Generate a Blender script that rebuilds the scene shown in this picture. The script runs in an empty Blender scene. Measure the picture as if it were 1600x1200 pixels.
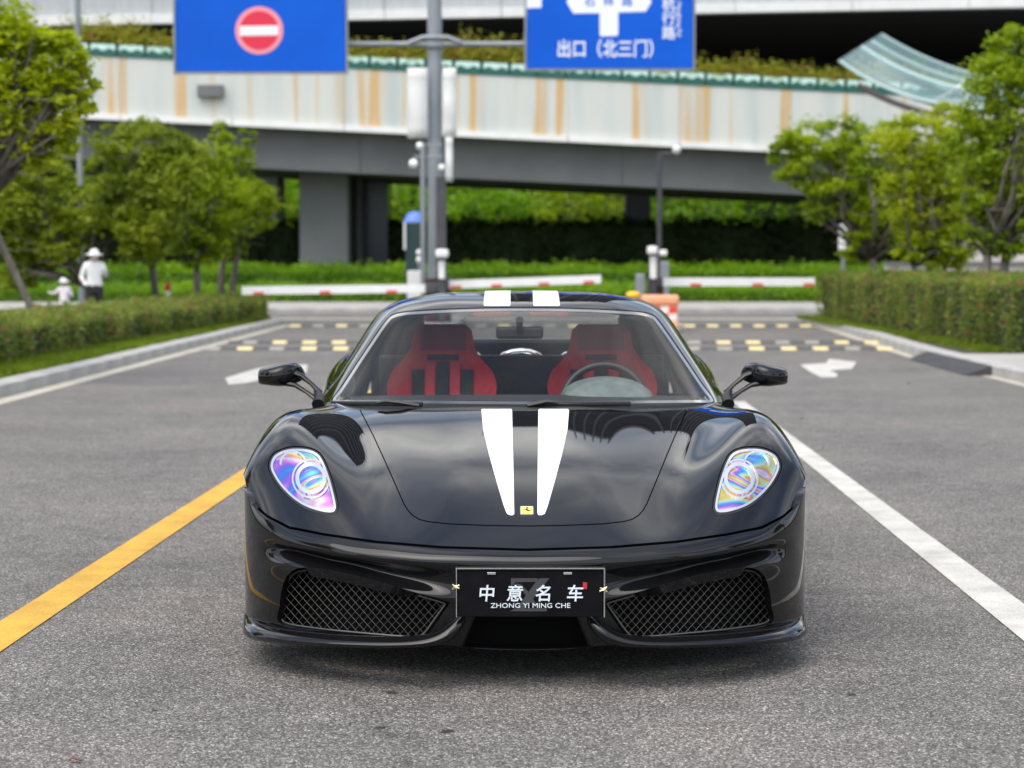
import bpy, bmesh, math, random
import numpy as np
from mathutils import Vector, Matrix

random.seed(7)
rng = np.random.default_rng(7)
SC = bpy.context.scene
COL = SC.collection

# ------------------------------------------------------------------ camera
FPX, CAMH = 2950.0, 1.32                    # focal length in photo pixels (1600 wide), eye height
PITCH = math.atan((600 - 415) / FPX)        # horizon sits at photo row 415
cam_data = bpy.data.cameras.new('camera')
cam = bpy.data.objects.new('camera', cam_data)
COL.objects.link(cam)
cam.location = (0, 0, CAMH)
cam.rotation_euler = (math.pi / 2 - PITCH, 0, 0)
cam_data.sensor_width = 36
cam_data.lens = FPX / 1600 * 36
cam_data.clip_start = 0.1
cam_data.clip_end = 3000
cam_data.dof.use_dof = True
cam_data.dof.focus_distance = 6.2
cam_data.dof.aperture_fstop = 3.5
SC.camera = cam

# ------------------------------------------------------------------ sky, sun, exposure
SUN_EL, SUN_AZ = math.radians(60), math.radians(-145)      # azimuth clockwise from +Y: behind the camera, from the left
world = bpy.data.worlds.new('World')
SC.world = world
world.use_nodes = True
wn, wl = world.node_tree.nodes, world.node_tree.links
wn.clear()
w_out = wn.new('ShaderNodeOutputWorld')
w_bg = wn.new('ShaderNodeBackground')
w_bg.inputs['Strength'].default_value = 0.15
sky = wn.new('ShaderNodeTexSky')
sky.sky_type = 'NISHITA'
sky.sun_disc = False
sky.sun_elevation = SUN_EL
sky.sun_rotation = SUN_AZ
sky.air_density = 1.0
sky.dust_density = 2.0
# broken cloud cover over the clear sky: the same everywhere, drawn out towards the horizon like a flat layer
tc = wn.new('ShaderNodeTexCoord')
sep = wn.new('ShaderNodeSeparateXYZ')
wl.new(tc.outputs['Generated'], sep.inputs[0])
zc = wn.new('ShaderNodeMath'); zc.operation = 'MAXIMUM'; zc.inputs[1].default_value = 0.0
wl.new(sep.outputs['Z'], zc.inputs[0])
za = wn.new('ShaderNodeMath'); za.operation = 'ADD'; za.inputs[1].default_value = 0.18
wl.new(zc.outputs[0], za.inputs[0])
dv = wn.new('ShaderNodeVectorMath'); dv.operation = 'DIVIDE'
cmb = wn.new('ShaderNodeCombineXYZ')
for k in range(3): wl.new(za.outputs[0], cmb.inputs[k])
wl.new(tc.outputs['Generated'], dv.inputs[0]); wl.new(cmb.outputs[0], dv.inputs[1])
nz = wn.new('ShaderNodeTexNoise')
nz.inputs['Scale'].default_value = 1.35; nz.inputs['Detail'].default_value = 5; nz.inputs['Roughness'].default_value = 0.5
nz.inputs['Distortion'].default_value = 0.5
wl.new(dv.outputs[0], nz.inputs['Vector'])
cr = wn.new('ShaderNodeValToRGB')
cr.color_ramp.elements[0].position = 0.36; cr.color_ramp.elements[0].color = (0, 0, 0, 1)
cr.color_ramp.elements[1].position = 0.64; cr.color_ramp.elements[1].color = (1, 1, 1, 1)
wl.new(nz.outputs['Fac'], cr.inputs['Fac'])
nz2 = wn.new('ShaderNodeTexNoise')
nz2.inputs['Scale'].default_value = 2.6; nz2.inputs['Detail'].default_value = 5
wl.new(dv.outputs[0], nz2.inputs['Vector'])
cc = wn.new('ShaderNodeValToRGB')
cc.color_ramp.elements[0].position = 0.33; cc.color_ramp.elements[0].color = (2.3, 2.55, 3.1, 1)
cc.color_ramp.elements[1].position = 0.68; cc.color_ramp.elements[1].color = (9.5, 9.4, 9.1, 1)
wl.new(nz2.outputs['Fac'], cc.inputs['Fac'])
mx = wn.new('ShaderNodeMix'); mx.data_type = 'RGBA'
wl.new(cr.outputs['Color'], mx.inputs['Factor'])
wl.new(sky.outputs['Color'], mx.inputs['A']); wl.new(cc.outputs['Color'], mx.inputs['B'])
wl.new(mx.outputs['Result'], w_bg.inputs['Color'])
wl.new(w_bg.outputs[0], w_out.inputs['Surface'])

sun_data = bpy.data.lights.new('sun', 'SUN')
sun_data.energy = 1.4
sun_data.angle = math.radians(60)
sun_data.color = (1.0, 0.955, 0.88)
sun = bpy.data.objects.new('sun', sun_data)
COL.objects.link(sun)
sdir = Vector((math.sin(SUN_AZ) * math.cos(SUN_EL), math.cos(SUN_AZ) * math.cos(SUN_EL), math.sin(SUN_EL)))
sun.rotation_euler = sdir.to_track_quat('Z', 'Y').to_euler()

vs = SC.view_settings
vs.view_transform = 'Standard'
vs.look = 'None'
vs.exposure = 0.82
vs.gamma = 1.0
vs.use_curve_mapping = False
SC.cycles.max_bounces = 8
SC.cycles.transparent_max_bounces = 16
SC.cycles.caustics_reflective = False
SC.cycles.caustics_refractive = False
SC.cycles.use_denoising = True
SC.cycles.sample_clamp_indirect = 6.0

# ------------------------------------------------------------------ projection helpers (photo pixel <-> place)
_f = np.array([0, math.cos(PITCH), -math.sin(PITCH)])
_u = np.array([0, math.sin(PITCH), math.cos(PITCH)])
_r = np.array([1.0, 0, 0])
_c = np.array([0, 0, CAMH])
def at(px, py, Y):
    d = _f + _r * (px - 800) / FPX + _u * (600 - py) / FPX
    return _c + d * (Y / d[1])
def ground(px, py, z=0.0):
    d = _f + _r * (px - 800) / FPX + _u * (600 - py) / FPX
    return _c + d * ((z - CAMH) / d[2])
def proj(P):
    d = np.asarray(P, float) - _c
    zc = d @ _f
    return np.stack([800 + FPX * (d @ _r) / zc, 600 - FPX * (d @ _u) / zc], -1)

# ------------------------------------------------------------------ object helpers
def tag(o, label=None, cat=None, group=None, kind=None):
    if label: o['label'] = label
    if cat: o['category'] = cat
    if group: o['group'] = group
    if kind: o['kind'] = kind
    return o
def empty(name, loc):
    o = bpy.data.objects.new(name, None)
    o.location = loc
    o.empty_display_size = 0.2
    COL.objects.link(o)
    return o
def wloc(o):
    v = Vector((0, 0, 0))
    while o is not None:
        v += o.location
        o = o.parent
    return np.array(v)
def link_mesh(name, me, mat=None, parent=None, loc=None):
    o = bpy.data.objects.new(name, me)
    if mat is not None and not me.materials:
        me.materials.append(mat)
    if parent is not None: o.parent = parent
    if loc is not None: o.location = loc
    COL.objects.link(o)
    return o
def mesh_np(name, V, faces, mat=None, parent=None, smooth=False, normals=None, local=False):
    """faces: (n,3) / (n,4) array or list of index lists. V in world space unless local."""
    V = np.asarray(V, float)
    if parent is not None and not local:
        V = V - wloc(parent)
    me = bpy.data.meshes.new(name)
    if isinstance(faces, np.ndarray):
        n, k = faces.shape
        me.vertices.add(len(V)); me.vertices.foreach_set('co', V.astype(np.float32).ravel())
        me.loops.add(n * k); me.loops.foreach_set('vertex_index', faces.astype(np.int32).ravel())
        me.polygons.add(n)
        me.polygons.foreach_set('loop_start', np.arange(0, n * k, k, dtype=np.int32))
        me.update(calc_edges=True)
    else:
        me.from_pydata([tuple(v) for v in V], [], faces)
        me.update()
    if smooth:
        me.polygons.foreach_set('use_smooth', np.ones(len(me.polygons), bool))
    me.validate()
    if normals is not None:
        me.normals_split_custom_set_from_vertices([tuple(n) for n in np.asarray(normals, float)])
    return link_mesh(name, me, mat, parent)

class MB:
    """collects simple solids into one mesh"""
    def __init__(self): self.v, self.f, self.sm = [], [], []
    def add(self, V, F, smooth=False):
        b = len(self.v)
        self.v += [tuple(map(float, p)) for p in V]
        self.f += [[i + b for i in f] for f in F]
        self.sm += [smooth] * len(F)
        return self
    def box(self, x0, x1, y0, y1, z0, z1, ch=0.0):
        if x0 > x1: x0, x1 = x1, x0
        if y0 > y1: y0, y1 = y1, y0
        if z0 > z1: z0, z1 = z1, z0
        if ch <= 0:
            V = [(x, y, z) for z in (z0, z1) for y in (y0, y1) for x in (x0, x1)]
            return self.add(V, [(0,2,3,1),(4,5,7,6),(0,1,5,4),(2,6,7,3),(0,4,6,2),(1,3,7,5)])
        bm = bmesh.new()
        bmesh.ops.create_cube(bm, size=1)
        for w in bm.verts:
            w.co = Vector(((x0+x1)/2 + w.co.x*(x1-x0), (y0+y1)/2 + w.co.y*(y1-y0), (z0+z1)/2 + w.co.z*(z1-z0)))
        bmesh.ops.bevel(bm, geom=list(bm.edges), offset=ch, segments=2, affect='EDGES', profile=0.5)
        bm.verts.index_update()
        V = [w.co[:] for w in bm.verts]; F = [[w.index for w in f.verts] for f in bm.faces]
        bm.free()
        return self.add(V, F)
    def tube(self, pts, rad, n=10, cap=True, squash=1.0):
        pts = [np.asarray(p, float) for p in pts]
        if np.isscalar(rad): rad = [rad] * len(pts)
        V, F = [], []
        T0 = pts[1] - pts[0]
        ref = np.array([0, 0, 1.0]) if abs(T0[2]) < 0.9 * np.linalg.norm(T0) else np.array([1.0, 0, 0])
        for i, p in enumerate(pts):
            t = pts[min(i+1, len(pts)-1)] - pts[max(i-1, 0)]
            t = t / (np.linalg.norm(t) + 1e-12)
            a = np.cross(t, ref); a /= np.linalg.norm(a) + 1e-12
            b = np.cross(a, t)
            ref = b
            for k in range(n):
                an = 2 * math.pi * k / n
                V.append(p + rad[i] * (math.cos(an) * a + squash * math.sin(an) * b))
        for i in range(len(pts) - 1):
            for k in range(n):
                F.append((i*n+k, i*n+(k+1) % n, (i+1)*n+(k+1) % n, (i+1)*n+k))
        if cap:
            F.append(tuple(range(n-1, -1, -1))); F.append(tuple((len(pts)-1)*n + k for k in range(n)))
        return self.add(V, F, True)
    def lathe(self, prof, cx, cy, cz=0.0, n=20, axis='z'):
        V, F = [], []
        for (r, h) in prof:
            for k in range(n):
                a = 2 * math.pi * k / n
                if axis == 'z': V.append((cx + r*math.cos(a), cy + r*math.sin(a), cz + h))
                elif axis == 'x': V.append((cx + h, cy + r*math.cos(a), cz + r*math.sin(a)))
                else: V.append((cx + r*math.cos(a), cy + h, cz + r*math.sin(a)))
        m = len(prof)
        for i in range(m - 1):
            for k in range(n):
                F.append((i*n+k, i*n+(k+1) % n, (i+1)*n+(k+1) % n, (i+1)*n+k))
        F.append(tuple(range(n-1, -1, -1))); F.append(tuple((m-1)*n+k for k in range(n)))
        return self.add(V, F, True)
    def prism(self, poly, to3a, to3b):
        n = len(poly)
        V = [to3a(p) for p in poly] + [to3b(p) for p in poly]
        F = [list(range(n)), list(range(2*n-1, n-1, -1))]
        F += [[i, i+n, (i+1) % n + n, (i+1) % n] for i in range(n)]
        return self.add(V, F)
    def build(self, name, mat=None, parent=None, local=False, fix=True):
        V = np.array(self.v)
        if parent is not None and not local: V = V - wloc(parent)
        me = bpy.data.meshes.new(name)
        me.from_pydata([tuple(p) for p in V], [], self.f)
        me.polygons.foreach_set('use_smooth', np.array(self.sm, bool))
        if fix:
            bm = bmesh.new(); bm.from_mesh(me)
            bmesh.ops.recalc_face_normals(bm, faces=bm.faces)
            for e in bm.edges:
                if len(e.link_faces) == 2 and e.calc_face_angle(0) > 0.7: e.smooth = False
            bm.to_mesh(me); bm.free()
        me.update()
        return link_mesh(name, me, mat, parent)

def text_mesh(body, size, bold=0.0, extrude=0.0, align='CENTER', shear=0.0, space=1.0):
    cu = bpy.data.curves.new('text', 'FONT')
    cu.body = body; cu.size = size; cu.align_x = align; cu.align_y = 'CENTER'
    cu.offset = bold; cu.extrude = extrude; cu.shear = shear; cu.space_character = space; cu.resolution_u = 3
    o = bpy.data.objects.new('text', cu)
    COL.objects.link(o)
    dg = bpy.context.evaluated_depsgraph_get(); dg.update()
    me = bpy.data.meshes.new_from_object(o.evaluated_get(dg))
    bpy.data.objects.remove(o); bpy.data.curves.remove(cu)
    me.materials.clear()
    return me
def text_obj(name, body, size, origin, mat, parent, bold=0.0, space=1.0, shear=0.0, rot=0.0, width=None):
    """upright text in the XZ plane facing the camera side (-Y)"""
    me = text_mesh(body, size, bold, 0.0015, shear=shear, space=space)
    xs = [v.co.x for v in me.vertices]
    k = width / (max(xs) - min(xs)) if width else 1.0
    o = np.asarray(origin) - wloc(parent)
    cr_, sr_ = math.cos(rot), math.sin(rot)
    for v in me.vertices:
        x, y, z = v.co
        x *= k
        v.co = (o[0] + x*cr_ - y*sr_, o[1] - z, o[2] + x*sr_ + y*cr_)
    me.update()
    return link_mesh(name, me, mat, parent)

# ------------------------------------------------------------------ material helpers
def mat(name, col=(0.5, 0.5, 0.5), rough=0.5, metal=0.0, spec=0.5, coat=0.0, coat_r=0.03, emit=None, estr=0.0):
    m = bpy.data.materials.new(name); m.use_nodes = True
    b = m.node_tree.nodes['Principled BSDF']
    b.inputs['Base Color'].default_value = (*col, 1)
    b.inputs['Roughness'].default_value = rough
    b.inputs['Metallic'].default_value = metal
    b.inputs['Specular IOR Level'].default_value = spec
    b.inputs['Coat Weight'].default_value = coat
    b.inputs['Coat Roughness'].default_value = coat_r
    if emit:
        b.inputs['Emission Color'].default_value = (*emit, 1); b.inputs['Emission Strength'].default_value = estr
    return m
def nodes(m): return m.node_tree.nodes, m.node_tree.links, m.node_tree.nodes['Principled BSDF']
def ramp(n, stops):
    r = n.new('ShaderNodeValToRGB')
    e = r.color_ramp.elements
    while len(e) < len(stops): e.new(0.5)
    for i, (p, c) in enumerate(stops):
        e[i].position = p; e[i].color = (*c, 1) if len(c) == 3 else c
    return r
def noisy(name, stops, scale=5.0, detail=6, rough=0.6, bump=0.0, bscale=None, metal=0.0, spec=0.5, stretch=(1, 1, 1), rrange=None, dist=0.0):
    """principled with a noise-driven colour ramp and optional bump"""
    m = mat(name, rough=rough, metal=metal, spec=spec)
    n, l, b = nodes(m)
    t = n.new('ShaderNodeTexCoord'); mp = n.new('ShaderNodeMapping'); mp.inputs['Scale'].default_value = stretch
    l.new(t.outputs['Object'], mp.inputs['Vector'])
    z = n.new('ShaderNodeTexNoise'); z.inputs['Scale'].default_value = scale; z.inputs['Detail'].default_value = detail
    z.inputs['Distortion'].default_value = dist
    l.new(mp.outputs[0], z.inputs['Vector'])
    r = ramp(n, stops); l.new(z.outputs['Fac'], r.inputs['Fac']); l.new(r.outputs['Color'], b.inputs['Base Color'])
    if rrange:
        mr = n.new('ShaderNodeMapRange'); mr.inputs['To Min'].default_value, mr.inputs['To Max'].default_value = rrange
        l.new(z.outputs['Fac'], mr.inputs['Value']); l.new(mr.outputs[0], b.inputs['Roughness'])
    if bump:
        z2 = n.new('ShaderNodeTexNoise'); z2.inputs['Scale'].default_value = bscale or scale * 4; z2.inputs['Detail'].default_value = 4
        l.new(mp.outputs[0], z2.inputs['Vector'])
        bp = n.new('ShaderNodeBump'); bp.inputs['Strength'].default_value = bump; bp.inputs['Distance'].default_value = 0.02
        l.new(z2.outputs['Fac'], bp.inputs['Height']); l.new(bp.outputs[0], b.inputs['Normal'])
    return m
# ================================================================== GROUND, ROAD, MARKINGS
def asphalt():
    m = mat('asphalt', rough=0.85, spec=0.3)
    n, l, b = nodes(m)
    t = n.new('ShaderNodeTexCoord')
    def noise(s, d, rough_=0.6):
        z = n.new('ShaderNodeTexNoise'); z.inputs['Scale'].default_value = s; z.inputs['Detail'].default_value = d; z.inputs['Roughness'].default_value = rough_
        l.new(t.outputs['Object'], z.inputs['Vector']); return z
    vo = n.new('ShaderNodeTexVoronoi'); vo.inputs['Scale'].default_value = 170; l.new(t.outputs['Object'], vo.inputs['Vector'])
    sp = n.new('ShaderNodeSeparateColor'); l.new(vo.outputs['Color'], sp.inputs[0])
    # each stone its own grey, now and then a pale or rusty one
    st = ramp(n, [(0.0, (0.080,0.074,0.068)), (0.35, (0.145,0.135,0.125)), (0.65, (0.21,0.197,0.183)), (0.85, (0.31,0.293,0.273)), (0.95, (0.43,0.41,0.385)), (1.0, (0.64,0.615,0.58))])
    l.new(sp.outputs[0], st.inputs['Fac'])
    gap = ramp(n, [(0.0, (1,1,1)), (0.42, (0.95,0.95,0.95)), (0.8, (0.45,0.45,0.45))]); l.new(vo.outputs['Distance'], gap.inputs['Fac'])
    gapm = n.new('ShaderNodeMix'); gapm.data_type = 'RGBA'; gapm.blend_type = 'MULTIPLY'; gapm.inputs['Factor'].default_value = 1
    l.new(st.outputs['Color'], gapm.inputs['A']); l.new(gap.outputs['Color'], gapm.inputs['B'])
    big = noise(0.55, 7, 0.68); br = ramp(n, [(0.30, (0.74,0.74,0.75)), (0.5, (0.98,0.98,0.98)), (0.70, (1.20,1.18,1.14))]); l.new(big.outputs['Fac'], br.inputs['Fac'])
    mid = noise(6, 5); mr = ramp(n, [(0.3, (0.84,0.84,0.84)), (0.7, (1.12,1.12,1.12))]); l.new(mid.outputs['Fac'], mr.inputs['Fac'])
    a = n.new('ShaderNodeMix'); a.data_type = 'RGBA'; a.blend_type = 'MULTIPLY'; a.inputs['Factor'].default_value = 1
    l.new(gapm.outputs['Result'], a.inputs['A']); l.new(br.outputs['Color'], a.inputs['B'])
    c = n.new('ShaderNodeMix'); c.data_type = 'RGBA'; c.blend_type = 'MULTIPLY'; c.inputs['Factor'].default_value = 1
    l.new(a.outputs['Result'], c.inputs['A']); l.new(mr.outputs['Color'], c.inputs['B'])
    # oil spots in front of the car
    mpo = n.new('ShaderNodeMapping'); l.new(t.outputs['Object'], mpo.inputs['Vector'])
    # two drip marks with a ragged outline (made where they lie), plus rare specks everywhere
    so = noise(16, 5, 0.65); fac = None
    for (sx, sy_, sr_) in STAINS:
        vm = n.new('ShaderNodeVectorMath'); vm.operation = 'DISTANCE'; l.new(t.outputs['Object'], vm.inputs[0]); vm.inputs[1].default_value = (sx, sy_, 0)
        q1 = n.new('ShaderNodeMath'); q1.operation = 'MULTIPLY_ADD'; q1.inputs[1].default_value = -1.0 / sr_; q1.inputs[2].default_value = 0.62; l.new(vm.outputs['Value'], q1.inputs[0])
        q2 = n.new('ShaderNodeMath'); q2.operation = 'MULTIPLY_ADD'; q2.inputs[1].default_value = 1.6; l.new(so.outputs['Fac'], q2.inputs[0]); l.new(q1.outputs[0], q2.inputs[2])
        q3 = n.new('ShaderNodeMapRange'); q3.inputs['From Min'].default_value = 1.12; q3.inputs['From Max'].default_value = 1.24; l.new(q2.outputs[0], q3.inputs['Value'])
        if fac is None: fac = q3.outputs[0]
        else:
            mm = n.new('ShaderNodeMath'); mm.operation = 'MAXIMUM'; l.new(fac, mm.inputs[0]); l.new(q3.outputs[0], mm.inputs[1]); fac = mm.outputs[0]
    d = n.new('ShaderNodeMix'); d.data_type = 'RGBA'; l.new(fac, d.inputs['Factor'])
    l.new(c.outputs['Result'], d.inputs['A']); d.inputs['B'].default_value = (0.03, 0.03, 0.03, 1)
    l.new(d.outputs['Result'], b.inputs['Base Color'])
    bp = n.new('ShaderNodeBump'); bp.inputs['Strength'].default_value = 0.7; bp.inputs['Distance'].default_value = 0.003; bp.invert = True
    l.new(vo.outputs['Distance'], bp.inputs['Height']); l.new(bp.outputs[0], b.inputs['Normal'])
    return m
STAINS = [(*ground(618, 1082)[:2], .11), (*ground(590, 1138)[:2], .06), (*ground(700, 1142)[:2], .07), (*ground(240, 1110)[:2], .05), (*ground(1330, 1085)[:2], .06)]
M_ASPH = asphalt()
def worn_paint(name, c1, c2):
    m = mat(name, rough=0.65)
    n, l, b = nodes(m); t = n.new('ShaderNodeTexCoord')
    z = n.new('ShaderNodeTexNoise'); z.inputs['Scale'].default_value = 110; z.inputs['Detail'].default_value = 5; z.inputs['Roughness'].default_value = .75
    l.new(t.outputs['Object'], z.inputs['Vector'])
    r = ramp(n, [(0.30, (0.20, 0.19, 0.17)), (0.43, c2), (0.62, c1)]); l.new(z.outputs['Fac'], r.inputs['Fac'])
    z2 = n.new('ShaderNodeTexNoise'); z2.inputs['Scale'].default_value = 4; z2.inputs['Detail'].default_value = 6; l.new(t.outputs['Object'], z2.inputs['Vector'])
    r2 = ramp(n, [(0.3, (0.70,0.70,0.70)), (0.62, (1,1,1))]); l.new(z2.outputs['Fac'], r2.inputs['Fac'])
    a = n.new('ShaderNodeMix'); a.data_type = 'RGBA'; a.blend_type = 'MULTIPLY'; a.inputs['Factor'].default_value = 1
    l.new(r.outputs['Color'], a.inputs['A']); l.new(r2.outputs['Color'], a.inputs['B']); l.new(a.outputs['Result'], b.inputs['Base Color'])
    bp = n.new('ShaderNodeBump'); bp.inputs['Strength'].default_value = .5; bp.inputs['Distance'].default_value = .003
    l.new(z.outputs['Fac'], bp.inputs['Height']); l.new(bp.outputs[0], b.inputs['Normal'])
    return m
M_WLINE = worn_paint('white_road_paint', (0.66, 0.635, 0.575), (0.54, 0.52, 0.47))
M_YLINE = worn_paint('yellow_road_paint', (0.76, 0.435, 0.03), (0.60, 0.33, 0.025))
M_CREAM = worn_paint('cream_edge_paint', (0.60, 0.56, 0.45), (0.46, 0.43, 0.36))
M_SOIL = noisy('planting_soil', [(0.3, (0.03, 0.035, 0.015)), (0.7, (0.07, 0.065, 0.035))], scale=3, rough=.95, bump=.5)
M_KERB = noisy('kerb_granite', [(0.25, (0.27, 0.26, 0.25)), (0.5, (0.37, 0.36, 0.34)), (0.75, (0.45, 0.435, 0.41))], scale=2.2, detail=10, rough=.8, bump=.15, bscale=60)
M_PAVE = noisy('concrete_paving', [(0.3, (0.30, 0.285, 0.26)), (0.7, (0.42, 0.40, 0.37))], scale=1.2, detail=8, rough=.85, bump=.1)

def flat(name, pts, z, mt, kind='structure'):
    o = mesh_np(name, [(p[0], p[1], z) for p in pts], [list(range(len(pts)))], mt)
    me = o.data
    if me.polygons[0].normal.z < 0: me.flip_normals()
    if kind: o['kind'] = kind
    return o
flat('ground', [(-900,-400),(900,-400),(900,1600),(-900,1600)], -0.03, M_SOIL)
flat('road', [(-90,-80),(90,-80),(90,53),(-90,53)], 0.0, M_ASPH)
def line_strip(name, e1a, e1b, e2a, e2b, y0, y1, z, mt):
    """a painted line given by two points on each of its edges in the photo"""
    a1, b1, a2, b2 = (ground(*q)[:2] for q in (e1a, e1b, e2a, e2b))
    X = lambda a, b, y: (a[0] + (b[0]-a[0])*(y-a[1])/(b[1]-a[1]), y)
    return flat(name, [X(a1, b1, y0), X(a2, b2, y0), X(a2, b2, y1), X(a1, b1, y1)], z, mt)
line_strip('yellow_lane_line', (0,972),(388,729), (0,1020),(388,754.5), 3.0, 26, .004, M_YLINE)
line_strip('white_lane_line', (1600,945),(1250,690.5), (1600,1003),(1250,715.5), 3.0, 18.3, .004, M_WLINE)
def marking(name, pl, mt=M_WLINE): flat(name, [ground(*p)[:2] for p in pl], .004, mt)
marking('turn_arrow_marking', [(352,591),(357,601),(384,599),(425,590),(480,582),(480,570),(440,571),(402,576),(372,585)])
marking('lane_arrow_marking', [(1250,570),(1291,568),(1295,561),(1338,566),(1331,577),(1297,579),(1309,585),(1307,590),(1283,590),(1265,581)])
flat('stop_line', [(ground(430,497)[0], 46.2),(ground(1250,497)[0], 46.2),(ground(1250,497)[0], 47.2),(ground(430,497)[0], 47.2)], .004, M_CREAM)

# ------------------------------------------------ planting beds, kerbs
def bed(name, pts, z=0.10): return flat(name, pts, z, M_SOIL)
bed('planting_bed', [(-5.35,-30),(-5.35,42.0),(-5.8,43.6),(-7,44.2),(-60,44.2),(-60,-30)])
bed('planting_bed', [(5.95,-30),(60,-30),(60,45.6),(7.9,45.6),(7.25,44.6),(6.55,34),(6.1,27),(5.95,20)])
def kerb_run(name, path, w=0.30, h=0.13, L=0.99, inward=1):
    """kerb stones laid along a path, each a stone of its own"""
    k = empty(name, (path[0][0], path[0][1], 0)); k['kind'] = 'structure'
    P = np.array(path, float); seg = np.linalg.norm(np.diff(P, axis=0), axis=1); cum = np.concatenate([[0], np.cumsum(seg)])
    pos = lambda s: np.array([np.interp(s, cum, P[:, 0]), np.interp(s, cum, P[:, 1])])
    s = 0.0
    proto = None
    while s + L <= cum[-1]:
        a, b = pos(s), pos(s + L); d = (b - a) / np.linalg.norm(b - a); ang = math.atan2(d[1], d[0])
        if proto is None:
            q = MB(); q.box(0.004, L-0.004, 0 if inward > 0 else -w, w if inward > 0 else 0, -.05, h, .014); o = q.build('kerb_stone', M_KERB, k, local=True); proto = o
        else:
            o = bpy.data.objects.new('kerb_stone', proto.data); o.parent = k; COL.objects.link(o)
        o.location = (a[0]-path[0][0], a[1]-path[0][1], random.uniform(-.004, .004)); o.rotation_euler = (random.uniform(-.006, .006), 0, ang + random.uniform(-.003, .003))
        s += L
    return k
kerb_run('kerb_left', [(-5.10,6),(-5.10,41.5),(-5.25,42.8),(-5.7,43.8),(-6.6,44.4),(-9,44.5),(-24,44.5)], inward=1)
kerb_run('kerb_right', [(5.72,6),(5.72,21),(5.86,27),(6.35,34),(7.02,44),(7.3,45.2),(8.0,45.9),(10,46.0),(24,46.0)], inward=-1)
kerb_run('kerb_far', [(24,53),(-24,53)], inward=-1)
flat('edge_line', [(-5.09,6),(-5.09,42.0),(-4.86,42.0),(-4.86,6)], .0044, M_CREAM)
flat('edge_line', [(5.55,18),(5.71,18),(5.85,27),(6.34,34),(7.0,43.5),(6.75,43.5),(6.14,34),(5.68,27)], .0044, M_CREAM)
flat('pavement', [(-60,53.3),(60,53.3),(60,63),(-60,63)], .12, M_PAVE)
flat('footpath', [(6.05,22.2),(30,22.2),(30,25.6),(6.05,25.6)], .128, M_PAVE)
# rubber kerb ramp on the right
rp = MB()
a, b = ground(1446, 562), ground(1556, 586)
V = [(5.60,20.9,.0),(5.74,20.9,.0),(5.74,20.9,.125),(5.10,20.9,.004),(5.95,26.9,0),(5.95,26.9,.125),(5.32,26.9,.004),(5.10,20.9,0),(5.32,26.9,0)]
rp.add([(5.44,22.6,0),(5.75,22.6,0),(5.75,22.6,.12),(5.44,22.6,.012),(5.60,26.6,0),(5.85,26.6,0),(5.85,26.6,.12),(5.60,26.6,.012)],
       [(0,1,2,3),(4,7,6,5),(0,3,7,4),(3,2,6,7),(1,5,6,2),(0,4,5,1)])
kr = rp.build('kerb_ramp', noisy('black_ramp_rubber', [(0.3, (.03,.03,.032)), (.7, (.06,.06,.062))], scale=8, rough=.8))
tag(kr, 'black rubber wedge ramp lying against the right kerb', 'ramp')

# ------------------------------------------------ speed bumps of yellow and black rubber blocks
M_BY = noisy('yellow_rubber', [(0.3, (0.60, 0.47, 0.18)), (0.7, (0.72, 0.60, 0.30))], scale=9, rough=.6)
M_BF = noisy('faded_yellow_rubber', [(0.3, (0.22, 0.21, 0.19)), (0.7, (0.32, 0.30, 0.26))], scale=9, rough=.7)
M_BK = noisy('black_block_rubber', [(0.3, (0.05, 0.05, 0.05)), (0.7, (0.09, 0.09, 0.09))], scale=9, rough=.7)
def block_mesh():
    q = MB()
    prof = [(-.17,.003),(-.12,.034),(-.05,.048),(.05,.048),(.12,.034),(.17,.003)]
    V = [(x, y, z) for x in (.006, .244) for y, z in prof]
    F = [(i, i+1, i+7, i+6) for i in range(5)] + [tuple(range(5, -1, -1)), tuple(range(6, 12)), (0, 6, 11, 5)]
    q.add(V, F); o = q.build('block'); me = o.data; bpy.data.objects.remove(o); return me
blocks = {}
for nm, mt in (('y', M_BY), ('f', M_BF), ('k', M_BK)):
    me = block_mesh(); me.materials.append(mt); blocks[nm] = me
def speed_bump(y, x0, x1, label, ph):
    e = empty('speed_bump', (x0, y, 0)); tag(e, label, 'speed bump', 'speed bumps across the road')
    for i in range(int((x1 - x0) / .25)):
        kind = 'k' if (i + ph) % 2 else ('y' if random.random() < .55 else 'f')
        o = bpy.data.objects.new('block', blocks[kind]); o.parent = e; o.location = (i*.25, 0, 0); COL.objects.link(o)
speed_bump(29.6, -4.8, 6.0, 'yellow and black rubber speed bump nearest the car', 0)
speed_bump(32.0, -4.8, 6.2, 'yellow and black rubber speed bump, second from the car', 1)
speed_bump(40.8, -4.8, 6.6, 'yellow and black rubber speed bump nearest the barrier arms', 0)

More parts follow.
